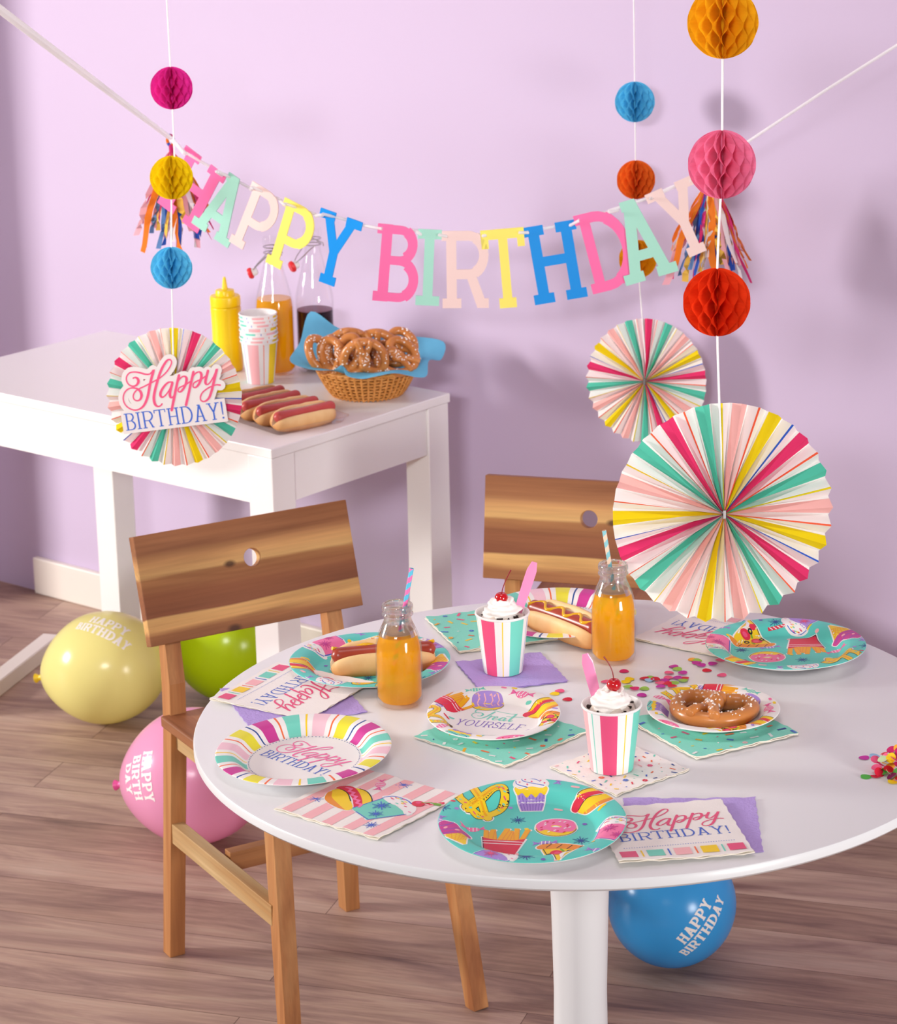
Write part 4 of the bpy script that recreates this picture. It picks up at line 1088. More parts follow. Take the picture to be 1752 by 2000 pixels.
# ================================================================== things on the tables
def interp(tab, r):
    for (a, za), (b, zb) in zip(tab, tab[1:]):
        if r <= b:
            t = (r - a) / (b - a); return za + (zb - za) * t
    return tab[-1][1]
def plate_profile(Rp, rise):
    c = smooth_path([(0, 0, 0), (.3, 0, 0), (.55, 0, 0), (.635, .0004 / rise, 0), (.68, .10, 0), (.735, .46, 0), (.79, .80, 0), (.85, .95, 0), (.93, 1.0, 0), (.985, 1.0, 0), (1.0, .95, 0)], 6)
    return [(p.x * Rp, max(0, p.y) * rise) for p in c]
def make_plate(name, Rp, rise, base, items, clip_r=.995, rimkey=None, n=144, grid=.0032):
    """origin at the centre of the underside"""
    th = .0009
    tab = plate_profile(Rp, rise)
    mb = MB()
    prof = [(r, z + th) for r, z in tab]
    down = [(r - .0004, z) for r, z in reversed(tab)]
    if rimkey: mb.lathe(prof, rimkey, n=720)
    else: mb.lathe(prof, base, n=n)
    mb.lathe([(tab[-1][0], tab[-1][1] + th)] + down, 'paper', n=n)
    ztab = prof
    emit(mb, items, lambda x, y, o: (x, y, interp(ztab, hypot(x, y)) + o), grid=grid, clip=circ(0, 0, Rp * clip_r), lvmax=14)
    return mb
# --- teal plate artwork
def teal_items():
    it = []
    def add(f, x, y, s, rot=0, h=.0034, **kw):
        it.append(place(f, x, y, s, rot, **kw) if not h else halo(place(f, x, y, s, rot, **kw), h, names=True))
    add(f_pretzel(), -.063, .070, .058, -8, sy=1.3); add(f_cupcake(), 0, .090, .047, 0, sy=1.45); add(f_hotdog(), .078, .064, .058, 20, sy=1.2)
    add(f_donut(), .029, .011, .050, 0, sy=1.1); add(f_fries(), -.036, -.026, .062, -8, sy=1.2); add(f_pizza(), .033, -.073, .062, -10, sy=1.25)
    add(f_icecream(), -.094, -.032, .066, 22); add(f_shake('purple', 'white', 'roseT'), -.042, -.092, .062, -62); add(f_shake('pink', 'white', 'plum', True), .102, -.022, .074, -25)
    for x, y, r, c in ((-.072, .006, 12, 'pink'), (.015, -.032, 6, 'purple'), (.036, .112, 80, 'purple'), (.077, -.086, -15, 'purple'), (-.115, -.0, 60, 'purple')): add(f_candy(c, 'plum' if c == 'pink' else 'purpleD'), x, y, .033, r, h=0)
    for x, y, s in ((-.017, .031, .021), (.058, -.027, .022), (-.009, -.097, .023), (-.033, .126, .022), (-.109, .036, .022), (.008, .055, .0), (.118, .03, .02)):
        if s: add(f_star(), x, y, s, 0, h=0)
    ds = {}
    for x, y, c, a in ((-.05, .118, 'red', 1), (-.026, .065, 'purple', 0), (.033, .058, 'pinkL', 1), (-.007, .006, 'yellow', 0), (-.099, .055, 'red', 1), (-.092, .034, 'purple', 0), (.086, .036, 'yellow', 2), (.064, .017, 'purpleD', 0), (-.062, -.061, 'pinkL', 0), (-.053, -.074, 'yellow', 2), (.071, -.057, 'yellow', 0), (-.02, -.118, 'red', 2), (.026, -.112, 'pinkL', 0), (.011, -.107, 'purpleD', 0), (.055, .088, 'pinkL', 1), (-.02, -.06, 'pinkL', 0)):
        ds.setdefault(c, []).extend(ell(x, y, .003, .003, n=10) if a == 0 else stroke([(x - .0035, y + (.0015 if a == 1 else -.003)), (x + .0035, y - (.0015 if a == 1 else -.003))], .0045))
    it.append(list(ds.items()))
    return it
PZ = TH
def layered(groups): return groups
def emit_groups(mb, groups, ztab, Rp, grid, clip_r=.995):
    for g in groups:
        emit(mb, g, lambda x, y, o: (x, y, interp(ztab, hypot(x, y)) + o), grid=grid, clip=circ(0, 0, Rp * clip_r), lvmax=14)
Rd = .1145
mb = make_plate('dinner_plate', Rd, .0165, 'teal', [])
zt = [(r, z + .0009) for r, z in plate_profile(Rd, .0165)]
emit_groups(mb, teal_items(), zt, Rd, .0034)
TEAL = mb.build('dinner_plate', angle=50)
def pos(px, py, z): return at(px, py, z)
TEAL.location = (.032, 3.043, PZ + .0042); TEAL.rotation_euler = (R(3), 0, 0)
tag(TEAL, 'teal plate printed with treats at the front edge of the table, pretzel and cupcake uppermost', 'plate', 'teal printed plates')
o = dup(TEAL, (-.19, 3.634, PZ + .0012), (0, 0, R(150)), 'teal plate printed with treats under the hot dog behind the left bottle', 'teal printed plates')
o = dup(TEAL, (.4045, 3.660, PZ + .0055), (R(.8), 0, R(-172)), 'empty teal plate printed with treats at the right back, pizza slice uppermost', 'teal printed plates')

# --- happy birthday plates
def hbrim(i, th):
    r = plate_profile(Rd, .0165)
    rr = (r[i][0] + r[min(i + 1, len(r) - 1)][0]) / 2 / Rd
    if rr < .655: return 'paper'
    d = (124 - math.degrees(th)) % 360; k = d / 22.5; j = int(floor(k + .5)); off = (k - j) * 22.5
    if abs(off) < 6.2: return ('pinkpale', 'lemon', 'plum', 'mint')[j % 4]
    d2 = (k - .5); j2 = int(floor(d2 + .5)); off2 = (d2 - j2) * 22.5
    if abs(off2) < .8: return ('orange', 'navy', 'orange', 'yellow')[j2 % 4]
    return 'paper'
mb = make_plate('dinner_plate', Rd, .0165, 'paper', [], rimkey=hbrim)
hbt = place(hb_items('pink', 'blue'), -.002, .008, .114, 2)
hbt = [hbt[0], hbt[1]]
emit(mb, hbt + [('navy', dots_ring(Rd * .632, 92, .0009))], lambda x, y, o: (x, y, interp(zt, hypot(x, y)) + o), lift=.0003)
HBP = mb.build('dinner_plate', angle=50)
HBP.location = (-.261, 3.288, PZ + .0042); HBP.rotation_euler = (R(2.8), 0, R(-44))
tag(HBP, 'striped-rim plate reading Happy Birthday at the left edge of the table', 'plate', 'striped birthday plates')
dup(HBP, (.084, 3.812, PZ + .0065), (0, 0, R(164)), 'striped-rim plate under the hot dog with mustard behind the right bottle', 'striped birthday plates')

# --- small white plates with treats round the rim
Rs = .0895
def white_items(txt):
    it = []
    def add(f, a, rad, s, rot, sx=1):
        it.append(place(f, rad * cos(R(a)), rad * sin(R(a)), s, rot, sx))
    add(f_fries(), 140, .077, .052, -42); add(f_donut('purple', 'pink', 'pinkL'), 98, .058, .044, 0); add(f_candy('pink', 'plum'), 58, .074, .038, -25); add(f_hotdog(), 22, .073, .058, 20)
    add(f_pizza(), -20, .080, .052, -38); add(f_donut('pink'), -76, .099, .05, 10); add(f_cupcake('purple', 'mint', 'navy'), -124, .081, .042, 145); add(f_pretzel(), 184, .084, .050, -65)
    add(f_candy('mint', 'teal'), -92, .068, .034, 25); add(f_candy('pink', 'plum'), -148, .081, .034, 40); add(f_candy('purple', 'purpleD'), 160, .078, .032, 45); add(f_candy('mint', 'teal'), 108, .081, .03, 15)
    ds = {}
    for a, r_, c in ((168, .058, 'mint'), (172, .064, 'red'), (44, .066, 'mint'), (-4, .066, 'red'), (-38, .06, 'mint'), (-52, .07, 'purple'), (-104, .08, 'yellow'), (80, .083, 'pink'), (70, .084, 'yellow'), (6, .083, 'purple')):
        x, y = r_ * cos(R(a)), r_ * sin(R(a)); ds.setdefault(c, []).extend(stroke([(x - .002, y + .001), (x + .002, y - .001)], .0042))
    it.append(list(ds.items()))
    if txt: it.append(place(treat_items(), -.001, .010, .096, -15))
    return it
zs = [(r, z + .0009) for r, z in plate_profile(Rs, .014)]
mb = make_plate('dessert_plate', Rs, .014, 'paper', []); emit_groups(mb, white_items(True), zs, Rs, .0034)
o = mb.build('dessert_plate', angle=50); o.location = (-.014, 3.403, PZ + .0084); o.rotation_euler = (R(2.6), 0, 0)
tag(o, 'small white plate reading Treat Yourself on a mint sprinkle napkin', 'plate', 'small white treat plates')
mb = make_plate('dessert_plate', Rs, .014, 'paper', []); emit_groups(mb, white_items(True), zs, Rs, .0034)
o = mb.build('dessert_plate', angle=50); o.location = (.281, 3.412, PZ + .0066); o.rotation_euler = (0, 0, R(-62))
tag(o, 'small white treat-rimmed plate holding one large soft pretzel', 'plate', 'small white treat plates')

# ------------------------------------------------------------------ napkins
def napkin(name, loc, rz, sz, items, label, key='napkin_white', plies=3, seed=0, thick=.0042, group='paper napkins', corner=None, edge='napkin_edge', droop=0):
    """folded paper napkin: printed top ply and plain inner plies with wavy pinked edges; origin on the table under its centre"""
    rnd = random.Random(seed); h = sz / 2; N = 24
    ph = [rnd.uniform(0, 6) for _ in range(8)]
    def zt_(x, y, k):
        u, v = x / h, y / h; e = max(abs(u), abs(v))
        fold = (thick * (k + 1) / plies)
        w = .0009 * sin(3.1 * u + ph[0]) * sin(2.3 * v + ph[1]) * e
        edgew = .0008 * max(0, e - .82) / .18 * sin(11 * (u + v) + ph[2] + k * 2) * (1 if k < plies - 1 else .6)
        z = fold + (w + edgew) * (k + 1) / plies
        if corner:
            cx, cy, up_ = corner; d = max(0, (u * cx + v * cy) / 2 - .45) / .55; z += up_ * d * d
        return max(z, .0003 + .0002 * k)
    mb = MB()
    for k in range(plies):
        top = k == plies - 1
        sc = 1 - .004 * (plies - 1 - k) if not top else 1.0
        shx = (rnd.uniform(-.0012, .0012), rnd.uniform(-.0022, .0006)) if not top else (0, 0)
        vs = []; fs = []
        for s in (0, 1):
            for j in range(N + 1):
                for i in range(N + 1):
                    x = h * (2 * i / N - 1); y = h * (2 * j / N - 1)
                    jag = 0
                    if i in (0, N): jag = .0008 * sin(j * 1.9 + ph[3] + k)
                    if j in (0, N): jag = .0012 * sin(i * 1.7 + ph[4] + k)
                    xx = x * sc + shx[0] + (jag if i in (0, N) else 0); yy = y * sc + shx[1] + (jag if j in (0, N) else 0)
                    vs.append((xx, yy, zt_(x, y, k) - s * (thick / plies * .7 if k else .0002)))
        o = (N + 1) ** 2
        for j in range(N):
            for i in range(N):
                a = j * (N + 1) + i; fs += [(a, a + 1, a + N + 2, a + N + 1), (o + a + N + 1, o + a + N + 2, o + a + 1, o + a)]
        per = [i for i in range(N)] + [N + j * (N + 1) for j in range(N)] + [(N + 1) ** 2 - 1 - i for i in range(N)] + [(N - j) * (N + 1) for j in range(N)]
        for a, b in zip(per, per[1:] + per[:1]): fs.append((a, o + a, o + b, b))
        nt_ = N * N * 2
        ks = [key if (top and q < nt_ and q % 2 == 0) else edge for q in range(len(fs))]
        mb.add(vs, fs, ks)
    cl = ('r', [Vector((-h * .995, -h * .995)), Vector((h * .995, -h * .995)), Vector((h * .995, h * .995)), Vector((-h * .995, h * .995))])
    if items:
        for g in items: emit(mb, g, lambda x, y, o: (x, y, zt_(x, y, plies - 1) + o), grid=.008, clip=cl, lift=.00025, step=.00006, lvmax=12)
    o = mb.build(name, angle=60, loc=loc, rot=(0, 0, rz)); tag(o, label, 'napkin', group)
    return o
def hb_napkin(s):
    """stripe blocks along the bottom edge, dotted line, lettering"""
    it = [place(hb_items('roseT', 'blue'), .002, .014, .136, 0, sy=1.0)]
    b = []; y0, y1 = -s / 2 + .008, -s / 2 + .027
    for k, c in enumerate(('roseT', 'yellow', 'mint', 'blue', 'pinkL', 'orange', 'yellow', 'mint', 'roseT')):
        x = -s * .40 + s * .80 * k / 8; w = s * .062 if k % 2 == 0 else s * .006
        b.append((c, rect(x - w, x + w, y0, y1)))
    it.append(b); it.append([('blue', dots_line(-s * .41, s * .41, -s / 2 + .037, 44, .00075))])
    return it
SPR = ['roseT', 'orange', 'yellow', 'white', 'blue', 'pinkL', 'navy', 'gold']
LN = .164; SN = .127
zN = TH + .0002
# order: lower napkins first
napkin('paper_napkin', (.011, 3.618, zN), R(17), SN, None, 'purple napkin under the paper cup beside the left bottle', 'napkin_purple', 2, 1, .0018, edge='napkin_purple', corner=(-1, .6, .004))
napkin('paper_napkin', (-.292, 3.516, zN), R(20), LN, None, 'purple napkin under the birthday napkin at the left edge', 'napkin_purple', 2, 2, .0016, edge='napkin_purple')
napkin('paper_napkin', (.227, 3.066, zN), R(-2), LN, None, 'purple napkin under the birthday napkin at the front right', 'napkin_purple', 2, 3, .0016, edge='napkin_purple')
o = napkin('paper_napkin', (-.294, 3.545, zN + .0026), R(-120), LN, hb_napkin(LN), 'birthday napkin upside down at the left edge, beside the hot dog plate', seed=4, thick=.0036)
o = napkin('paper_napkin', (.200, 3.038, zN + .0028), R(9), LN, hb_napkin(LN), 'birthday napkin at the front right, beside the front teal plate', seed=5, thick=.0036, corner=(-1, -1, .002))
napkin('paper_napkin', (.305, 3.765, zN), R(145), LN, hb_napkin(LN), 'birthday napkin half covered by the teal plate at the right back', seed=6, thick=.0036)
st = []
for k in range(5): x = -LN / 2 + LN * (k * 2 + .5) / 10 ; st += rect(x, x + LN / 10, -LN / 2, LN / 2)
pk = [[('pinkL', st)],
      halo(place(f_hotdog('pink'), -.027, -.004, .078, -36, sy=1.15), .003, names=True), halo(place(f_shake('mint', 'white', 'blue', True), .034, .002, .088, -24), .003, names=True),
      place(f_candy('pink', 'plum'), -.022, .050, .040, 120)] + [place(f_star('blue'), x, y, .022, 0) for x, y in ((-.060, -.032), (.003, .066), (.050, -.056))]
napkin('paper_napkin', (-.171, 3.146, zN), R(-37), LN, pk, 'pink striped napkin printed with a hot dog and a sundae', seed=7)
napkin('paper_napkin', (-.005, 3.371, zN), R(47), LN, [sprinkles(LN / 2, 11, 72, SPR, .0086, .0040)], 'mint sprinkle napkin under the Treat Yourself plate', 'napkin_mint', seed=8, thick=.005)
napkin('paper_napkin', (.278, 3.385, zN), R(30), LN, [sprinkles(LN / 2, 12, 72, SPR, .0086, .0040)], 'mint sprinkle napkin under the pretzel plate', 'napkin_mint', seed=9, thick=.0052)
napkin('paper_napkin', (-.012, 3.802, zN), R(19), LN, [sprinkles(LN / 2, 13, 72, SPR, .0086, .0040)], 'mint sprinkle napkin at the back of the table, behind the left cup', 'napkin_mint', seed=10, thick=.005)
napkin('paper_napkin', (.147, 3.247, zN), R(40), SN, [sprinkles(SN / 2, 14, 84, ['roseT', 'orange', 'yellow', 'mint', 'blue', 'pinkL', 'navy', 'red'], .0058, .0022)], 'small white sprinkle napkin under the front paper cup', 'napkin_white', seed=11, thick=.0036)
napkin('paper_napkin', (.36, 3.735, zN + .0001), R(28), SN * .9, None, 'mint napkin tucked under the teal plate at the right back', 'napkin_mint', 2, 12, .0012)

# ------------------------------------------------------------------ milk bottles of orange soda, straws
def milk_bottle(loc, label, rz=0):
    t = empty('milk_bottle', loc, rz, label=label, cat='bottle', group='glass bottles of orange drink')
    out = [(.0001, .0015), (.024, .0005), (.0295, .0028), (.0318, .008), (.0322, .02), (.0322, .075), (.0312, .087), (.0275, .102), (.0225, .1135), (.0193, .121), (.0185, .127), (.0188, .1285), (.0212, .1295), (.0216, .1315), (.0205, .1330), (.0200, .1355), (.0212, .1370), (.0215, .1400), (.0210, .1435), (.0196, .1452), (.0183, .1445), (.0178, .140)]
    inn = [(.0172, .127), (.0185, .119), (.0262, .101), (.0298, .087), (.0308, .075), (.0308, .012), (.026, .006), (.0001, .0055)]
    pr = [(p.x, p.z) for p in smooth_path([(r, 0, z) for r, z in out], 3)]
    mb = MB(); mb.lathe(pr + inn, lambda i, th: 'glass_rim' if (pr + inn)[i][1] > .108 else 'glass', n=64); mb.build('glass_body', t)
    li = [(.0001, .0062), (.0255, .0066), (.0302, .0126), (.0302, .075), (.0292, .0865), (.0257, .1005), (.0240, .1045), (.0236, .1050)]
    mb = MB(); mb.lathe(li, 'orange_soda', n=64)
    mb.lathe([(.0236, .1050), (.0215, .1058), (.018, .1052), (.0001, .1050)], 'foam', n=48); mb.build('orange_drink', t)
    return t
bL = at(781, 1377, TH); bL = Vector((bL.x, bL.y + .006, TH + .0002))
bR = at(1198.5, 1291, TH); bR = Vector((bR.x, bR.y + .006, TH + .0002))
milk_bottle(bL, 'left glass bottle of orange drink in front of the hot dog, pink striped straw')
milk_bottle(bR, 'right glass bottle of orange drink by the biggest fan, aqua striped straw', 1)
def straw(a, b, k1, k2, label):
    d = Vector(b) - Vector(a); L_ = d.length; n = 16; m = 90
    mb = MB(); r = .0031
    for rr, fl in ((r, 0), (r * .86, 1)):
        vs = []; fs = []; ks = []
        for i in range(m + 1):
            for j in range(n): t_ = 2 * pi * j / n; vs.append((rr * cos(t_), rr * sin(t_), L_ * i / m))
        for i in range(m):
            for j in range(n):
                k = (j + 1) % n; q = (i * n + j, i * n + k, (i + 1) * n + k, (i + 1) * n + j); fs.append(tuple(reversed(q)) if fl else q)
                ks.append('straw_peach' if fl and k2 == 'straw_peach' else (k1 if ((j + .5) / n - (i + .5) / m * L_ / .017) % 1 < .5 else k2))
        mb.add(vs, fs, ks)
    o = mb.build('drinking_straw', loc=a, rot=tuple(d.to_track_quat('Z', 'Y').to_euler())); tag(o, label, 'straw'); return o
tip = atY(804, 1110, bL.y + .006); straw(Vector((bL.x - .006, bL.y - .004, TH + .0585)) + Vector((0, 0, 0)), tip, 'straw_pink', 'straw_blue', 'pink and blue spiral paper straw in the left bottle')
tip = atY(1180, 1036, bR.y + .004); straw(Vector((bR.x + .008, bR.y - .002, TH + .06)), tip, 'straw_aqua', 'straw_peach', 'aqua and cream spiral paper straw in the right bottle')

# ------------------------------------------------------------------ paper cups
CUPS = [(-10, 'roseT', 18), (62, 'mint', 18), (135, 'pinkL', 19), (208, 'yellow', 18), (281, 'pinkL', 18)]
CUPL = [(26, 'yellow'), (98, 'blue'), (171, 'orange'), (244, 'blue'), (-47, 'mint')]
def cup_mesh(rot=0, inner=None):
    rb, rtop, H = .0275, .0375, .0885
    br = set()
    for c, k, w in CUPS: br |= {round((c - w) % 360, 2), round((c + w) % 360, 2)}
    for c, k in CUPL: br |= {round((c - 1.3) % 360, 2), round((c + 1.3) % 360, 2)}
    br |= {float(a) for a in range(0, 360, 6)}
    a_ = sorted(br)
    # angle a: 0 = facing -y, growing to +x
    ang = sorted([R((a - 90) % 360) for a in a_])
    def col(a):
        for c, k in CUPL:
            if abs((a - c + 180) % 360 - 180) < 1.3: return k
        for c, k, w in CUPS:
            if abs((a - c + 180) % 360 - 180) < w: return k
        return 'paper'
    def key(i, th): return col((math.degrees(th) + 90) % 360) if i == 1 else 'paper'
    mb = MB()
    prof = [(rb - .0015, .0), (rb, .0004), (rtop - .0004, H - .004), (rtop + .0006, H - .0036), (rtop + .0016, H - .0022), (rtop + .0012, H - .0004), (rtop, H), (rtop - .0009, H - .0008), (rtop - .0014, H - .003), (rb - .001, .008), (.0001, .0075)]
    mb.lathe(prof, key, ang=ang)
    mb.lathe([(rb - .0015, 0), (rb - .003, .004), (0.0001, .0045)][::-1], 'paper', n=48)
    return mb
CUP = cup_mesh().build('paper_cup', angle=50)
cR = at(1195, 1513, TH + .004); cR = Vector((cR.x + .001, cR.y + .022, TH + .0046))
CUP.location = cR; CUP.rotation_euler = (0, 0, R(2)); tag(CUP, 'striped paper cup of ice cream at the front, on the small sprinkle napkin', 'cup', 'striped paper cups')
cL = at(983, 1321, TH + .002); cL = Vector((cL.x, cL.y + .022, TH + .0028))
dup(CUP, cL, R(-26), 'striped paper cup of ice cream on the purple napkin', 'striped paper cups')
# ------------------------------------------------------------------ ice cream, whipped cream, cherry, spoon
def blob(mb, r, key, n=40, m=24, fz=None, M=None):
    vs = []; fs = []
    for i in range(m + 1):
        a = pi * i / m
        for j in range(n):
            t_ = 2 * pi * j / n; d = Vector((sin(a) * cos(t_), sin(a) * sin(t_), cos(a))); vs.append(fz(d, a, t_) if fz else d * r)
    for i in range(m):
        for j in range(n): k = (j + 1) % n; fs.append((i * n + j, (i + 1) * n + j, (i + 1) * n + k, i * n + k))
    mb.add(vs, fs, key, M)
def sundae(c, label, seed, cherry_off, stem_pts, cherry_label):
    t = empty('ice_cream', c + Vector((0, 0, .062)), label=label, cat='dessert', group='ice cream sundaes')
    sv = Vector((seed * 1.7, 0, 0))
    mb = MB()
    def fi(d, a, t_):
        n = noise.noise(d * 2.6 + sv) * .0035 + noise.noise(d * 9 + sv) * .0012
        return Vector((d.x * (.0325 + n), d.y * (.0325 + n), max(d.z, -.5) * .020 + n * 1.2 + .0095))
    blob(mb, .03, 'icecream', fz=fi); mb.build('scoop', t)
    rnd = random.Random(seed); mb = MB()
    for k in range(16):
        a = rnd.uniform(0, 2 * pi) if k > 6 else -pi / 2 + rnd.uniform(-1.0, 1.0); r = rnd.uniform(.022, .029)
        p = Vector((r * cos(a), r * sin(a), .0200 + .004 * rnd.random())); s = rnd.uniform(.0012, .0042)
        mb.box(-s, s, -s * .6, s * .6, -s * .4, s * .4, 'cookie', Matrix.Translation(p) @ Matrix.Rotation(rnd.uniform(0, 3), 4, 'Z') @ Matrix.Rotation(rnd.uniform(-.5, .5), 4, 'X'))
    mb.build('cookie_crumbs', t, smooth=False)
    mb = MB()
    # piped cream: a rising spiral rope with a ridged section
    turns = 2.7; m = 150; vs = []; fs = []; n = 36
    for i in range(m + 1):
        u = i / m; an = 2 * pi * turns * u + seed; rr = .0145 * (1 - u) ** .8 + .001; z = .0215 + .028 * u ** .95
        rad = .0138 * (1 - u * .68) * (1 + .07 * sin(an * 3 + seed)) * min(1, .3 + u * 12) * min(1, .12 + (1 - u) * 6)
        c0 = Vector((rr * cos(an), rr * sin(an), z)); rd = Vector((cos(an), sin(an), 0)); upv = Vector((0, 0, 1))
        for j in range(n):
            b = 2 * pi * j / n; q = rad * (1 + .15 * cos(6 * b + u * 22)) + noise.noise(Vector((cos(b), sin(b), u * 14 + seed)) * 2) * .0052
            vs.append(c0 + rd * cos(b) * q * 1.05 + upv * sin(b) * q * .82)
    for i in range(m):
        for j in range(n): k = (j + 1) % n; fs.append((i * n + j, i * n + k, (i + 1) * n + k, (i + 1) * n + j))
    fs += [tuple(reversed(range(n))), tuple(range(m * n, m * n + n))]
    mb.add(vs, fs, 'cream')
    mb.build('whipped_cream', t, angle=80)
    cc = c + Vector((0, 0, .062)) + Vector(cherry_off)
    q = empty('cherry', cc, label=cherry_label, cat='cherry', group='cherries on the sundaes')
    mb = MB()
    blob(mb, .0092, 'cherry', fz=lambda d, a, t_: Vector((d.x * .0093, d.y * .0093, d.z * .0086 - .0028 * math.exp(-(a * 2.6) ** 2)))); mb.build('fruit', q, angle=80)
    mb = MB(); mb.tube(smooth_path(stem_pts, 6), lambda u: .0007 + .0004 * u ** 6, 'stem', n=8); mb.build('stem', q)
    return t
sundae(cR, 'speckled ice cream with whipped cream in the front cup', 1, (.003, -.002, .0525), [(0, 0, .005), (-.002, 0, .018), (-.007, .001, .029), (-.0125, .002, .037)], 'red cherry on the front cup of ice cream')
sundae(cL, 'speckled ice cream with whipped cream in the cup on the purple napkin', 2, (-.001, -.002, .0475), [(0, 0, .004), (.003, 0, .016), (.008, .001, .028), (.014, .002, .040)], 'red cherry on the cup over the purple napkin')
def spoon(a, b, label):
    a = Vector(a); b = Vector(b); d = b - a; L_ = d.length; N = 26; vs = []; fs = []
    for i in range(N + 1):
        u = i / N; w = .0042 + .0030 * sin(pi * min(1, u * 1.05) * .62) - .0052 * max(0, u - .88) / .12 * .6; th = .0012; zz = L_ * u
        dish = .0011
        for x, y in ((-w, 0), (-w * .6, -th), (0, -th * .8 + dish * .3), (w * .6, -th), (w, 0), (w * .6, th), (0, th - dish * .3), (-w * .6, th)): vs.append((x, y, zz))
    for i in range(N):
        for j in range(8): k = (j + 1) % 8; fs.append((i * 8 + j, i * 8 + k, (i + 1) * 8 + k, (i + 1) * 8 + j))
    fs += [tuple(reversed(range(8))), tuple(range(N * 8, N * 8 + 8))]
    mb = MB(); mb.add(vs, fs, 'spoon')
    z = d.normalized(); y = Vector((0, 1, 0)); y = (y - z * y.dot(z)).normalized(); x = y.cross(z)
    o = mb.build('plastic_spoon', smooth=True, angle=50); o.matrix_world = Matrix.Translation(a) @ Matrix((x, y, z)).transposed().to_4x4()
    tag(o, label, 'spoon', 'pink plastic spoons')
tp = atY(1044, 1098, cL.y + .012); spoon(Vector((cL.x + .014, cL.y + .012, cL.z + .058)), tp, 'pink spoon handle leaning right out of the cup on the purple napkin')
tp = atY(1143, 1277, cR.y + .020); spoon(Vector((cR.x - .011, cR.y + .016, cR.z + .058)), tp, 'pink spoon handle leaning left out of the front cup')

# ------------------------------------------------------------------ hot dogs
def hotdog_parts(root, L_, w, bend=.006, mus=True, saus='sausage', open_=1.0, seed=0, pour=None):
    """local x along the dog, z up, resting on z=0"""
    sec = smooth_path([(-.30 * open_, 1.04, 0), (-.20 * open_, .62, 0), (0, .42, 0), (.20 * open_, .62, 0), (.30 * open_, 1.10, 0), (.57, 1.34, 0), (.83, 1.16, 0), (1.0, .68, 0), (.97, .28, 0), (.74, .03, 0), (.3, 0, 0), (0, 0, 0), (-.3, 0, 0), (-.74, .03, 0), (-.97, .28, 0), (-1.0, .68, 0), (-.83, 1.16, 0), (-.57, 1.34, 0)], 3, True)
    n = len(sec); N = 36; vs = []; fs = []; ks = []
    sv = Vector((seed * 3.1, 1, 0))
    for i in range(N + 1):
        u = -1 + 2 * i / N; e = max(0, 1 - abs(u) ** 3.6); s = e ** .5
        for j, p in enumerate(sec):
            nn = noise.noise(Vector((u * 3, p.x * 1.5, p.y * 1.5)) + sv) * .05
            y = p.x * w * (.30 + .70 * s) * (1 + nn) if s > 0 else p.x * w * .3; z = (p.y - .45) * w * (.25 + .75 * s) * (1 + nn) + .45 * w * (.72 + .28 * s)
            x = L_ / 2 * u * (1 + .012 * noise.noise(Vector((p.x * 2, p.y * 2, u)) + sv))
            vs.append((x, y + bend * (u * u - .4), z))
    slot = set(range(0, 13))
    for i in range(N):
        for j in range(n):
            k = (j + 1) % n; fs.append((i * n + j, i * n + k, (i + 1) * n + k, (i + 1) * n + j)); ks.append('bun_crumb' if j in slot or j >= n - 2 else 'bun')
    fs += [tuple(reversed(range(n))), tuple(range(N * n, N * n + n))]; ks += ['bun', 'bun']
    mb = MB(); mb.add(vs, [tuple(reversed(f)) for f in fs], ks); mb.build('bun', root, angle=70)
    mb = MB(); P = []; rad = []; rs = w * .40; Ls = L_ * 1.0
    for i in range(41):
        u = -1 + 2 * i / 40; P.append((Ls / 2 * u, bend * (u * u - .4), w * .96 + .0015 * u * u)); q = max(0, abs(u) - .86) / .14; rad.append(rs * sqrt(max(.0008, 1 - q * q)))
    mb.tube(P, rad, saus, n=20); mb.build('sausage', root, angle=80)
    if mus:
        pts = []
        for i in range(mus[1] + 1):
            u = -mus[2] + 2 * mus[2] * i / mus[1]; yy = (mus[0] * w if i % 2 else -mus[0] * w) + mus[3] * w
            zc = w * .96 + sqrt(max(0, (rs * 1.02) ** 2 - yy * yy)) if abs(yy) < rs else w * .96
            pts.append((Ls / 2 * u, yy + bend * (u * u - .4), zc + .0008))
        mb = MB(); mb.tube(smooth_path(pts, 8), .0027, 'mustard', n=10); mb.build('mustard', root)
a = at(640, 1283, TH + .03); b = at(842, 1268, TH + .03)
d = b - a
t = empty('hot_dog', ((a.x + b.x) / 2 + .004, (a.y + b.y) / 2 + .012, TH + .0032), (R(16), 0, atan2(d.y, d.x)), label='hot dog on the teal plate behind the left bottle', cat='hot dog')
hotdog_parts(t, .150, .0285, bend=-.004, mus=(.1, 6, .97, .30), open_=1.25, seed=1)
a = at(1050, 1172, TH + .035); b = at(1176, 1222, TH + .03); d = b - a
t = empty('hot_dog', (.098, 3.757, TH + .0085), (R(20), 0, R(-50)), label='hot dog with a mustard squiggle on the striped plate behind the right bottle', cat='hot dog')
hotdog_parts(t, .152, .0285, bend=-.003, mus=(.24, 7, .9, .02), open_=1.2, seed=2)

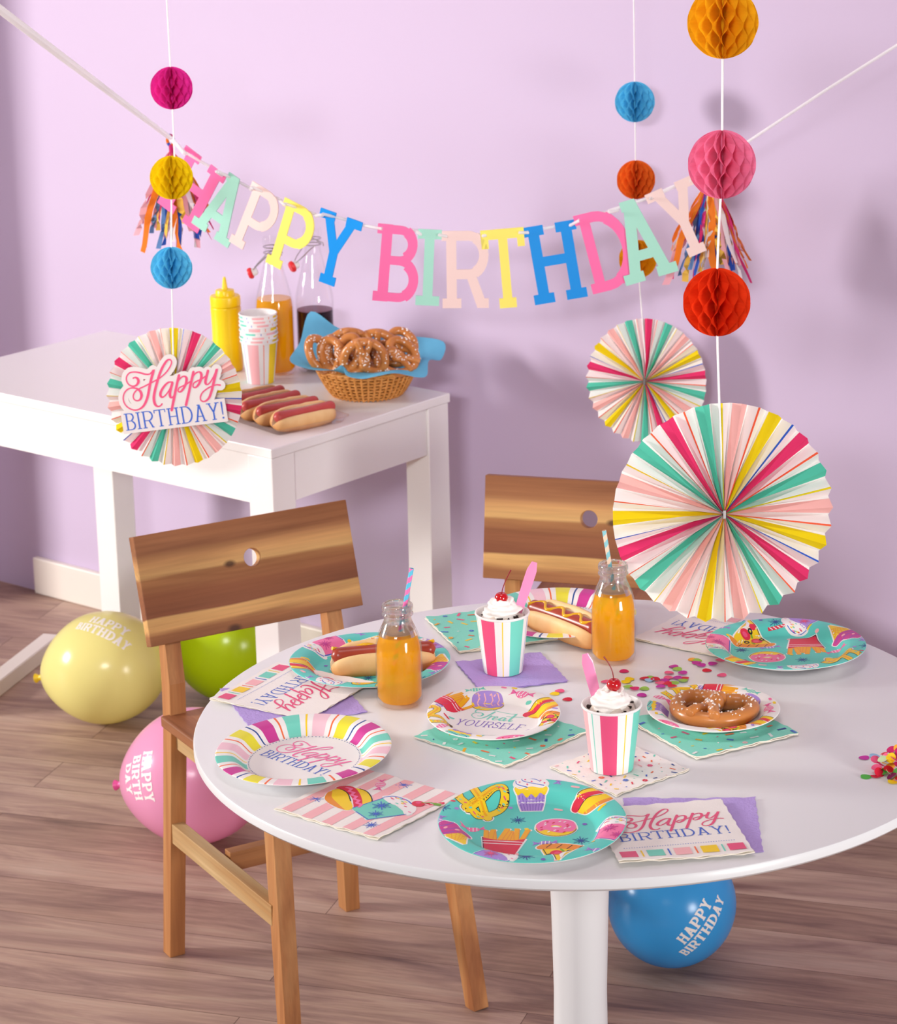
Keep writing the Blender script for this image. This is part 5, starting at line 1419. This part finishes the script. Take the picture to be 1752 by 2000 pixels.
# ------------------------------------------------------------------ soft pretzel on its plate
def pretzel_mesh(s, rad, seed=0, salt=70, thin=.55, sm=1.0):
    C = [(-.20, -.50, .10), (-.13, -.34, .11), (-.05, -.14, .05), (.06, .0, .06), (.03, .12, .10), (-.04, .2, .03), (.04, .30, .0), (.22, .42, 0), (.42, .40, 0), (.53, .18, 0), (.47, -.14, 0), (.26, -.36, 0), (0, -.42, 0),
         (-.26, -.36, 0), (-.47, -.14, 0), (-.53, .18, 0), (-.42, .40, 0), (-.22, .42, 0), (-.05, .31, .04), (.04, .2, .10), (-.05, .12, .02), (-.06, .0, .04), (.05, -.14, .08), (.13, -.34, .11), (.20, -.50, .10)]
    P = smooth_path([(x * s, y * s, rad * .9 + z * s) for x, y, z in C], 7); m = len(P)
    rr = [rad * (thin + (1 - thin) * min(1, sin(pi * i / (m - 1)) * 1.5)) * (.55 if i in (0, m - 1) else 1) for i in range(m)]
    mb = MB(); mb.tube(P, rr, 'pretzel', n=16)
    rnd = random.Random(seed); sl = MB()
    for k in range(salt):
        i = rnd.randrange(4, m - 4); p = P[i]; t_ = (P[i + 1] - P[i - 1]).normalized(); sd = t_.cross(Vector((0, 0, 1))).normalized(); a = rnd.gauss(0, .55)
        q = p + (Vector((0, 0, 1)) * cos(a) + sd * sin(a)) * rr[i] * 1.0; e = rnd.uniform(.0006, .0012) * sm
        sl.box(-e, e, -e, e, -e, e, 'salt', Matrix.Translation(q) @ Matrix.Rotation(rnd.uniform(0, 3), 4, Vector((rnd.random(), rnd.random(), 1))))
    return mb, sl
t = empty('soft_pretzel', (.279, 3.408, TH + .0095), (0, 0, R(-22)), label='large salted soft pretzel on the small plate', cat='pretzel', group='soft pretzels')
m1, m2 = pretzel_mesh(.094, .0108, 1, 170, .66)
m1.build('dough', t, angle=80); m2.build('salt', t, smooth=False)

# ------------------------------------------------------------------ side table: bottles, mustard, cups, tray of hot dogs, basket
ZS = SH + .0002
def swing_bottle(px, py, Y, liq, fill, label, yaw, hh=1.0):
    c = at(px, py, SH); c = Vector((c.x, c.y, ZS))
    t = empty('swing_top_bottle', c, yaw, label=label, cat='bottle', group='swing top bottles')
    out = [(.0001, .002), (.030, .0005), (.0375, .004), (.0392, .014), (.0395, .06), (.0392, .15), (.0375, .168), (.031, .198), (.0235, .228), (.0185, .25), (.0165, .262), (.016, .285), (.0163, .288), (.0186, .290), (.019, .296), (.0185, .304), (.0165, .307), (.0145, .306)]
    inn = [(.0138, .30), (.0142, .262), (.0215, .228), (.029, .198), (.0355, .168), (.0375, .15), (.0378, .014), (.033, .008), (.0001, .0075)]
    pr = [(p.x, p.z * hh) for p in smooth_path([(r, 0, z) for r, z in out], 2)]
    mb = MB(); mb.lathe(pr + [(r, z * hh) for r, z in inn], 'glass', n=56); mb.build('glass_body', t)
    ins = [(r, z * hh) for r, z in reversed(inn)]
    li = [(max(.0001, r - .0006), z + .0005) for r, z in ins if z < fill]
    rf = interp([(z, r) for r, z in ins[1:]], fill) - .0006
    mb = MB(); mb.lathe(li + [(rf, fill)], liq, n=56); mb.lathe([(rf, fill), (rf * .9, fill + .001), (.0001, fill)], 'foam' if 'orange' in liq else 'foam_dark', n=40); mb.build('drink', t)
    w = MB(); z0 = .272 * hh
    for zz in (z0, z0 + .012): w.tube([(.0178 * cos(a * pi / 12), .0178 * sin(a * pi / 12), zz) for a in range(25)], .0011, 'metal', n=6)
    for s in (-1, 1):
        w.tube([(0, s * .018, z0), (-.012, s * .0195, z0 - .006), (-.030, s * .013, z0 - .024), (-.041, s * .004, z0 - .036)], .0011, 'metal', n=6)
        w.tube([(0, s * .018, z0 + .012), (.016, s * .0185, z0 + .004), (.020, s * .010, z0 - .004)], .0011, 'metal', n=6)
    w.build('wire_bail', t)
    g = MB(); Mx = Matrix.Translation((-.044, 0, z0 - .042)) @ Matrix.Rotation(R(70), 4, 'Y')
    g.lathe([(.0001, -.006), (.0095, -.0065), (.0118, -.003), (.0115, .001), (.0088, .003)], 'gasket', n=24, M=Mx); g.lathe([(.0085, .003), (.0082, .009), (.006, .013), (.0001, .014)], 'ceramic', n=24, M=Mx); g.build('stopper', t)
swing_bottle(541, 729, 0, 'far_orange', .158, 'swing top bottle of orange soda behind the stacked paper cups', R(0), .93)
swing_bottle(619, 722, 0, 'dark_soda', .128, 'swing top bottle of dark soda behind the pretzel basket', R(25), .97)
c = at(446, 722, SH)
t = empty('mustard_bottle', (c.x, c.y, ZS), label='yellow squeeze mustard bottle beside the stacked cups', cat='bottle')
mb = MB(); pr = [(.0001, .001), (.027, 0), (.0305, .004), (.0315, .015), (.0305, .05), (.030, .09), (.0312, .128), (.0306, .134), (.028, .137)]
mb.lathe([(p.x, p.z) for p in smooth_path([(r, 0, z) for r, z in pr], 3)], 'mustard_plastic', n=48); mb.build('squeeze_body', t)
mb = MB(); mb.lathe([(.0295, .1365), (.0312, .137), (.0315, .152), (.0308, .156), (.029, .1575), (.020, .158), (.0195, .167), (.0185, .169), (.0065, .171), (.0055, .175), (.0038, .19), (.0026, .1955), (.0001, .196)], 'mustard_plastic', n=48); mb.build('nozzle_cap', t, angle=30)
c = at(507, 752, SH); c = Vector((c.x, c.y + .026, ZS))
rots = [-137, -122, -118, -70, -128, -100, -112, -115]
zz = 0
for k in range(8):
    dup(CUP, c + Vector((random.Random(k).uniform(-.0006, .0006), 0, zz)), R(rots[k] - 15),
        ('bottom striped paper cup of the stack beside the mustard bottle', 'second striped cup from the bottom of the stack', 'third striped cup from the bottom of the stack', 'fourth striped cup from the bottom of the stack', 'fifth striped cup up, with the wide mint block on its rim', 'sixth striped cup from the bottom of the stack', 'second striped cup from the top of the stack', 'topmost empty striped cup of the stack')[k], 'stacked paper cups')
    zz += .0077 if k != 3 else .0098

# tray
c0 = Vector((-.432, 5.072, ZS)); tr_rot = R(129)
mb = MB(); hx, hy, wl_ = .132, .088, .012
def rr_loop(hx, hy, r, z, n=6):
    out = []
    for cx, cy, a0 in ((hx - r, hy - r, 0), (-hx + r, hy - r, 90), (-hx + r, -hy + r, 180), (hx - r, -hy + r, 270)):
        for k in range(n + 1): a = R(a0 + 90 * k / n); out.append((cx + r * cos(a), cy + r * sin(a), z))
    return out
loops = [rr_loop(hx - .012, hy - .012, .012, .0012), rr_loop(hx - .010, hy - .010, .013, .003), rr_loop(hx - .004, hy - .004, .015, .013), rr_loop(hx, hy, .017, .0135), rr_loop(hx, hy, .017, .0125), rr_loop(hx - .0035, hy - .0035, .015, .0122), rr_loop(hx - .0098, hy - .0098, .013, .0015), rr_loop(hx - .012, hy - .012, .012, 0)]
vs = sum(loops, []); n = len(loops[0]); fs = [tuple(range(n)), tuple(reversed(range(7 * n, 8 * n)))]
for q in range(7):
    for j in range(n): k = (j + 1) % n; fs.append((q * n + k, q * n + j, (q + 1) * n + j, (q + 1) * n + k))
mb.add(vs, fs, 'clear_plastic'); o = mb.build('serving_tray', angle=40, loc=c0, rot=(0, 0, tr_rot)); tag(o, 'clear plastic tray of plain hot dogs on the side table corner', 'tray')
HD = None
for k, off in enumerate((-.0885, -.0325, .024, .078)):
    p = c0 + Vector((cos(tr_rot), sin(tr_rot), 0)) * off + Vector((0, 0, .0016))
    lab = ('plain hot dog nearest the table corner on the clear tray', 'second plain hot dog from the table corner on the clear tray', 'third plain hot dog from the table corner, behind the left fan', 'farthest plain hot dog on the clear tray, beside the cup stack')[k]
    if HD is None:
        HD = empty('hot_dog', p + Vector((0, 0, .003)), (R(22), 0, tr_rot - pi / 2), label=lab, cat='hot dog', group='plain hot dogs on the tray')
        hotdog_parts(HD, .140, .0265, bend=.002, mus=None, saus='sausage_pale', open_=1.5, seed=5)
    else: dup(HD, p + Vector((0, 0, .003)), (R(22), 0, tr_rot - pi / 2 + R((-2, 3, 2)[k - 1])), lab)

# basket
bc = Vector((-.262, 5.245, ZS))
t = empty('wicker_basket', bc, label='oval wicker basket holding pretzels on the side table', cat='basket')
BH = .056
def brad(u): return .066 + .034 * u ** .75
mb = MB(); mb.lathe([(.0001, .001), (.064, .001), (.066, .004), (.0001, .004)], 'wicker_dark', n=48)
ns = 46
mb.lathe([(brad(u / 8) - .0030, .003 + (BH - .004) * u / 8) for u in range(9)], 'wicker_dark', n=64)
mb.build('lining_weave', t)
mb = MB()
for i in range(ns):
    a = 2 * pi * i / ns; mb.tube([((brad(u / 6) + .0012) * cos(a), (brad(u / 6) + .0012) * sin(a), BH * u / 6) for u in range(7)], .0026, 'wicker', n=6)
mb.build('stakes', t)
mb = MB()
for r_ in range(8):
    z = .004 + r_ * .0068; u = z / BH; P = []
    for k in range(ns * 4):
        a = 2 * pi * k / (ns * 4); w = .0020 * cos(k * pi / 4 + (r_ % 2) * pi); P.append(((brad(u) + w) * cos(a), (brad(u) + w) * sin(a), z + .0004 * sin(k)))
    mb.tube(P + [P[0]], .0021, 'wicker', n=6, caps=False)
mb.build('weave', t)
mb = MB()
for s in (0, 1):
    P = []
    for k in range(121):
        a = 2 * pi * k / 120; q = k * pi * 2 / 6 + s * pi; P.append(((brad(1) + .0016 * cos(q)) * cos(a), (brad(1) + .0016 * cos(q)) * sin(a), BH + .0018 + .0016 * sin(q)))
    mb.tube(P, .0026, 'wicker', n=6, caps=False)
mb.build('rim', t)
# liner
OUT = [(566, 704, 5.18), (586, 668, 5.27), (607, 608, 5.335), (664, 642, 5.35), (726, 649, 5.36), (800, 656, 5.355), (866, 667, 5.33), (862, 702, 5.28), (838, 704, 5.235), (834, 733, 5.175), (815, 737, 5.155), (772, 729, 5.125), (735, 735, 5.116), (706, 740, 5.112), (676, 733, 5.115), (668, 713, 5.126), (648, 723, 5.126), (604, 721, 5.15)]
Lp = [atY(x, y, Y) - bc for x, y, Y in OUT]
Lp = smooth_path(Lp, 5, True); m = len(Lp)
vs = [(0, 0, .0065)]; fs = []
rings = []
for q, (fr_, zq) in enumerate(((.35, .0066), (.62, .0075), (.80, .030), (.95, .058), (1.075, .0668))):
    rg = []
    for p in Lp:
        a = atan2(p.y, p.x); rb_ = .093
        rg.append(len(vs)); vs.append((rb_ * fr_ * cos(a), rb_ * fr_ * sin(a), zq + .0012 * sin(a * 9 + q)))
    rings.append(rg)
for e in (.35, .7, 1.0):
    rg = []
    for i, p in enumerate(Lp):
        a = atan2(p.y, p.x); b0 = Vector((.1035 * cos(a), .1035 * sin(a), .0680)); rg.append(len(vs)); q = b0.lerp(p, e); q.z = b0.z + (p.z - b0.z) * e + .002 * sin(e * pi) ; vs.append(tuple(q))
    rings.append(rg)
for i in range(m): fs.append((0, rings[0][i], rings[0][(i + 1) % m]))
for A, B in zip(rings, rings[1:]):
    for i in range(m): j = (i + 1) % m; fs.append((A[i], B[i], B[j], A[j]))
mb = MB(); mb.add(vs, fs, 'liner'); o = mb.build('basket_liner', loc=bc, angle=70); tag(o, 'sky blue paper liner spread in the wicker basket', 'liner')
m1, m2 = pretzel_mesh(.076, .0086, 3, 70, .7, 1.15)
PZT = empty('soft_pretzel', bc, label='pretzel', cat='pretzel', group='pretzels in the basket')
m1.build('dough', PZT, angle=80); m2.build('salt', PZT, smooth=False)
def bp(px, py, Y): return atY(px, py, Y)
spots = [(632, 690, 5.205, (68, 8, 40), 'pretzel at the left side of the basket'), (668, 690, 5.185, (72, -10, -14), 'pretzel leaning behind the lifted front fold of the liner'), (711, 690, 5.165, (80, 180, 4), 'pretzel standing upright at the front middle of the basket'),
         (682, 668, 5.245, (74, 190, 10), 'pretzel at the back left of the middle, arched against the liner'), (738, 670, 5.25, (74, 170, -14), 'pretzel at the back middle of the basket, loop raised'), (778, 700, 5.20, (34, -28, 55), 'pretzel lying on the right side of the basket, in front'),
         (776, 682, 5.25, (30, -30, 40), 'pretzel on the right side of the basket, behind another'), (700, 710, 5.22, (25, 0, 70), 'pretzel buried low in the middle of the basket')]
first = True
for px, py, Y, rot, lab in spots:
    p = bp(px, py, Y); p.z = max(p.z - .004, ZS + .04); ro = tuple(R(q) for q in rot)
    if first: PZT.location = p; PZT.rotation_euler = ro; PZT['label'] = lab; first = False
    else: dup(PZT, p, ro, lab)

# ------------------------------------------------------------------ confetti
CD = {}
def confetti(p, key, rot, label, group):
    if key not in CD:
        mb = MB(); r = .0069; n = 20; vs = [(0, 0, .0002)]; fs = []
        for q, rr in enumerate((.5, 1)):
            vs += [(r * rr * cos(2 * pi * j / n), r * rr * sin(2 * pi * j / n), .0002 + .0005 * rr * rr * cos(4 * pi * j / n)) for j in range(n)]
        for j in range(n): k = (j + 1) % n; fs += [(0, 1 + j, 1 + k), (1 + j, 1 + n + j, 1 + n + k, 1 + k)]
        mb.add(vs, fs, key); o = mb.build('confetti'); CD[key] = o; tag(o, label, 'confetti', group)
    else:
        o = CD[key].copy(); COL.objects.link(o); o['label'] = label; o['group'] = group
    o.location = p; o.rotation_euler = rot
CN = dict(c_red='red', c_magenta='magenta', c_purple='purple', c_pink='pink', c_green='green', c_yellow='yellow', c_orange='orange', c_sky='pale blue', c_lime='pale lime', c_leaf='leaf green', c_plum='dark plum')
Z4 = [(133, 365, 'c_magenta'), (210, 475, 'c_yellow'), (160, 515, 'c_yellow'), (185, 585, 'c_green'), (275, 610, 'c_magenta'), (410, 603, 'c_green'), (375, 695, 'c_purple'), (410, 468, 'c_red'), (480, 492, 'c_sky'), (560, 485, 'c_red'), (500, 450, 'c_green'), (810, 302, 'c_purple'), (860, 340, 'c_green'), (750, 393, 'c_pink'), (932, 397, 'c_purple'), (690, 485, 'c_purple'), (740, 455, 'c_pink'), (955, 466, 'c_red'), (865, 463, 'c_purple'), (940, 500, 'c_green'), (820, 520, 'c_green'), (620, 522, 'c_pink'), (720, 537, 'c_red'), (632, 582, 'c_purple'), (795, 578, 'c_red'), (1070, 206, 'c_orange'), (1135, 220, 'c_green'), (1125, 252, 'c_purple'), (1185, 287, 'c_purple'), (1348, 272, 'c_purple'), (1268, 353, 'c_red'), (1468, 420, 'c_pink'), (1445, 217, 'c_pink')]
rnd = random.Random(5)
for i, (x, y, k) in enumerate(Z4):
    p = at(1200 + x * .1427, 1260 + y * .1427, TH); p.z = TH + .0007 + .0004 * (i % 5)
    confetti(p, k, (rnd.uniform(-.05, .05), rnd.uniform(-.05, .05), rnd.uniform(0, 6)), CN[k] + ' paper confetti in the scatter behind the pretzel plate', 'confetti scattered behind the pretzel plate')
for x, y, k in ((1093, 1351, 'c_pink'), (1083, 1356, 'c_yellow'), (1108, 1367, 'c_red'), (1183, 1333, 'c_pink')):
    p = at(x, y, TH); p.z = TH + .0008 + (.0004 if k == 'c_pink' else 0); confetti(p, k, (0, 0, 1), CN[k] + ' paper confetti by the Treat Yourself plate' if x < 1150 else 'pink paper confetti just behind the front cup of ice cream', 'confetti by the front cup')
PILE = [(1690, 340, 'c_yellow', 5), (1730, 350, 'c_pink', 5), (1770, 330, 'c_red', 5), (1770, 400, 'c_magenta', 4), (1650, 395, 'c_yellow', 4), (1620, 320, 'c_pink', 3), (1680, 460, 'c_lime', 1), (1740, 500, 'c_orange', 1), (1580, 455, 'c_red', 1), (1810, 380, 'c_lime', 5), (1850, 350, 'c_magenta', 4), (1830, 470, 'c_yellow', 2), (1700, 310, 'c_leaf', 4), (1430, 305, 'c_purple', 0), (1535, 288, 'c_sky', 0), (1545, 345, 'c_pink', 3), (1610, 345, 'c_lime', 4), (1640, 280, 'c_red', 3), (1700, 255, 'c_magenta', 4), (1745, 300, 'c_magenta', 4), (1720, 380, 'c_yellow', 3), (1690, 400, 'c_orange', 2), (1625, 445, 'c_leaf', 1), (1670, 430, 'c_red', 2), (1700, 487, 'c_plum', 1), (1450, 490, 'c_leaf', 0), (1545, 484, 'c_red', 0), (1712, 540, 'c_yellow', 0), (1553, 415, 'c_pink', 2), (1590, 430, 'c_yellow', 1), (1660, 350, 'c_magenta', 3), (1800, 330, 'c_pink', 4), (1840, 400, 'c_yellow', 3), (1800, 450, 'c_red', 2), (1860, 500, 'c_leaf', 1), (1780, 500, 'c_magenta', 1), (1900, 350, 'c_orange', 3), (1760, 250, 'c_orange', 4), (1850, 280, 'c_sky', 3), (1600, 385, 'c_magenta', 2), (1655, 310, 'c_leaf', 2), (1740, 450, 'c_leaf', 2), (1950, 420, 'c_purple', 1)]
for i, (x, y, k, lv) in enumerate(PILE):
    p = at(1400 + x * .2009, 1420 + y * .201 + lv * 3.2, TH); p.z = TH + .001 + lv * .0032
    tl = .12 if lv == 0 else .75
    confetti(p, k, (rnd.uniform(-tl, tl), rnd.uniform(-tl, tl), rnd.uniform(0, 6)), CN[k] + ' paper confetti in the small heap at the right table edge', 'confetti heap at the right')
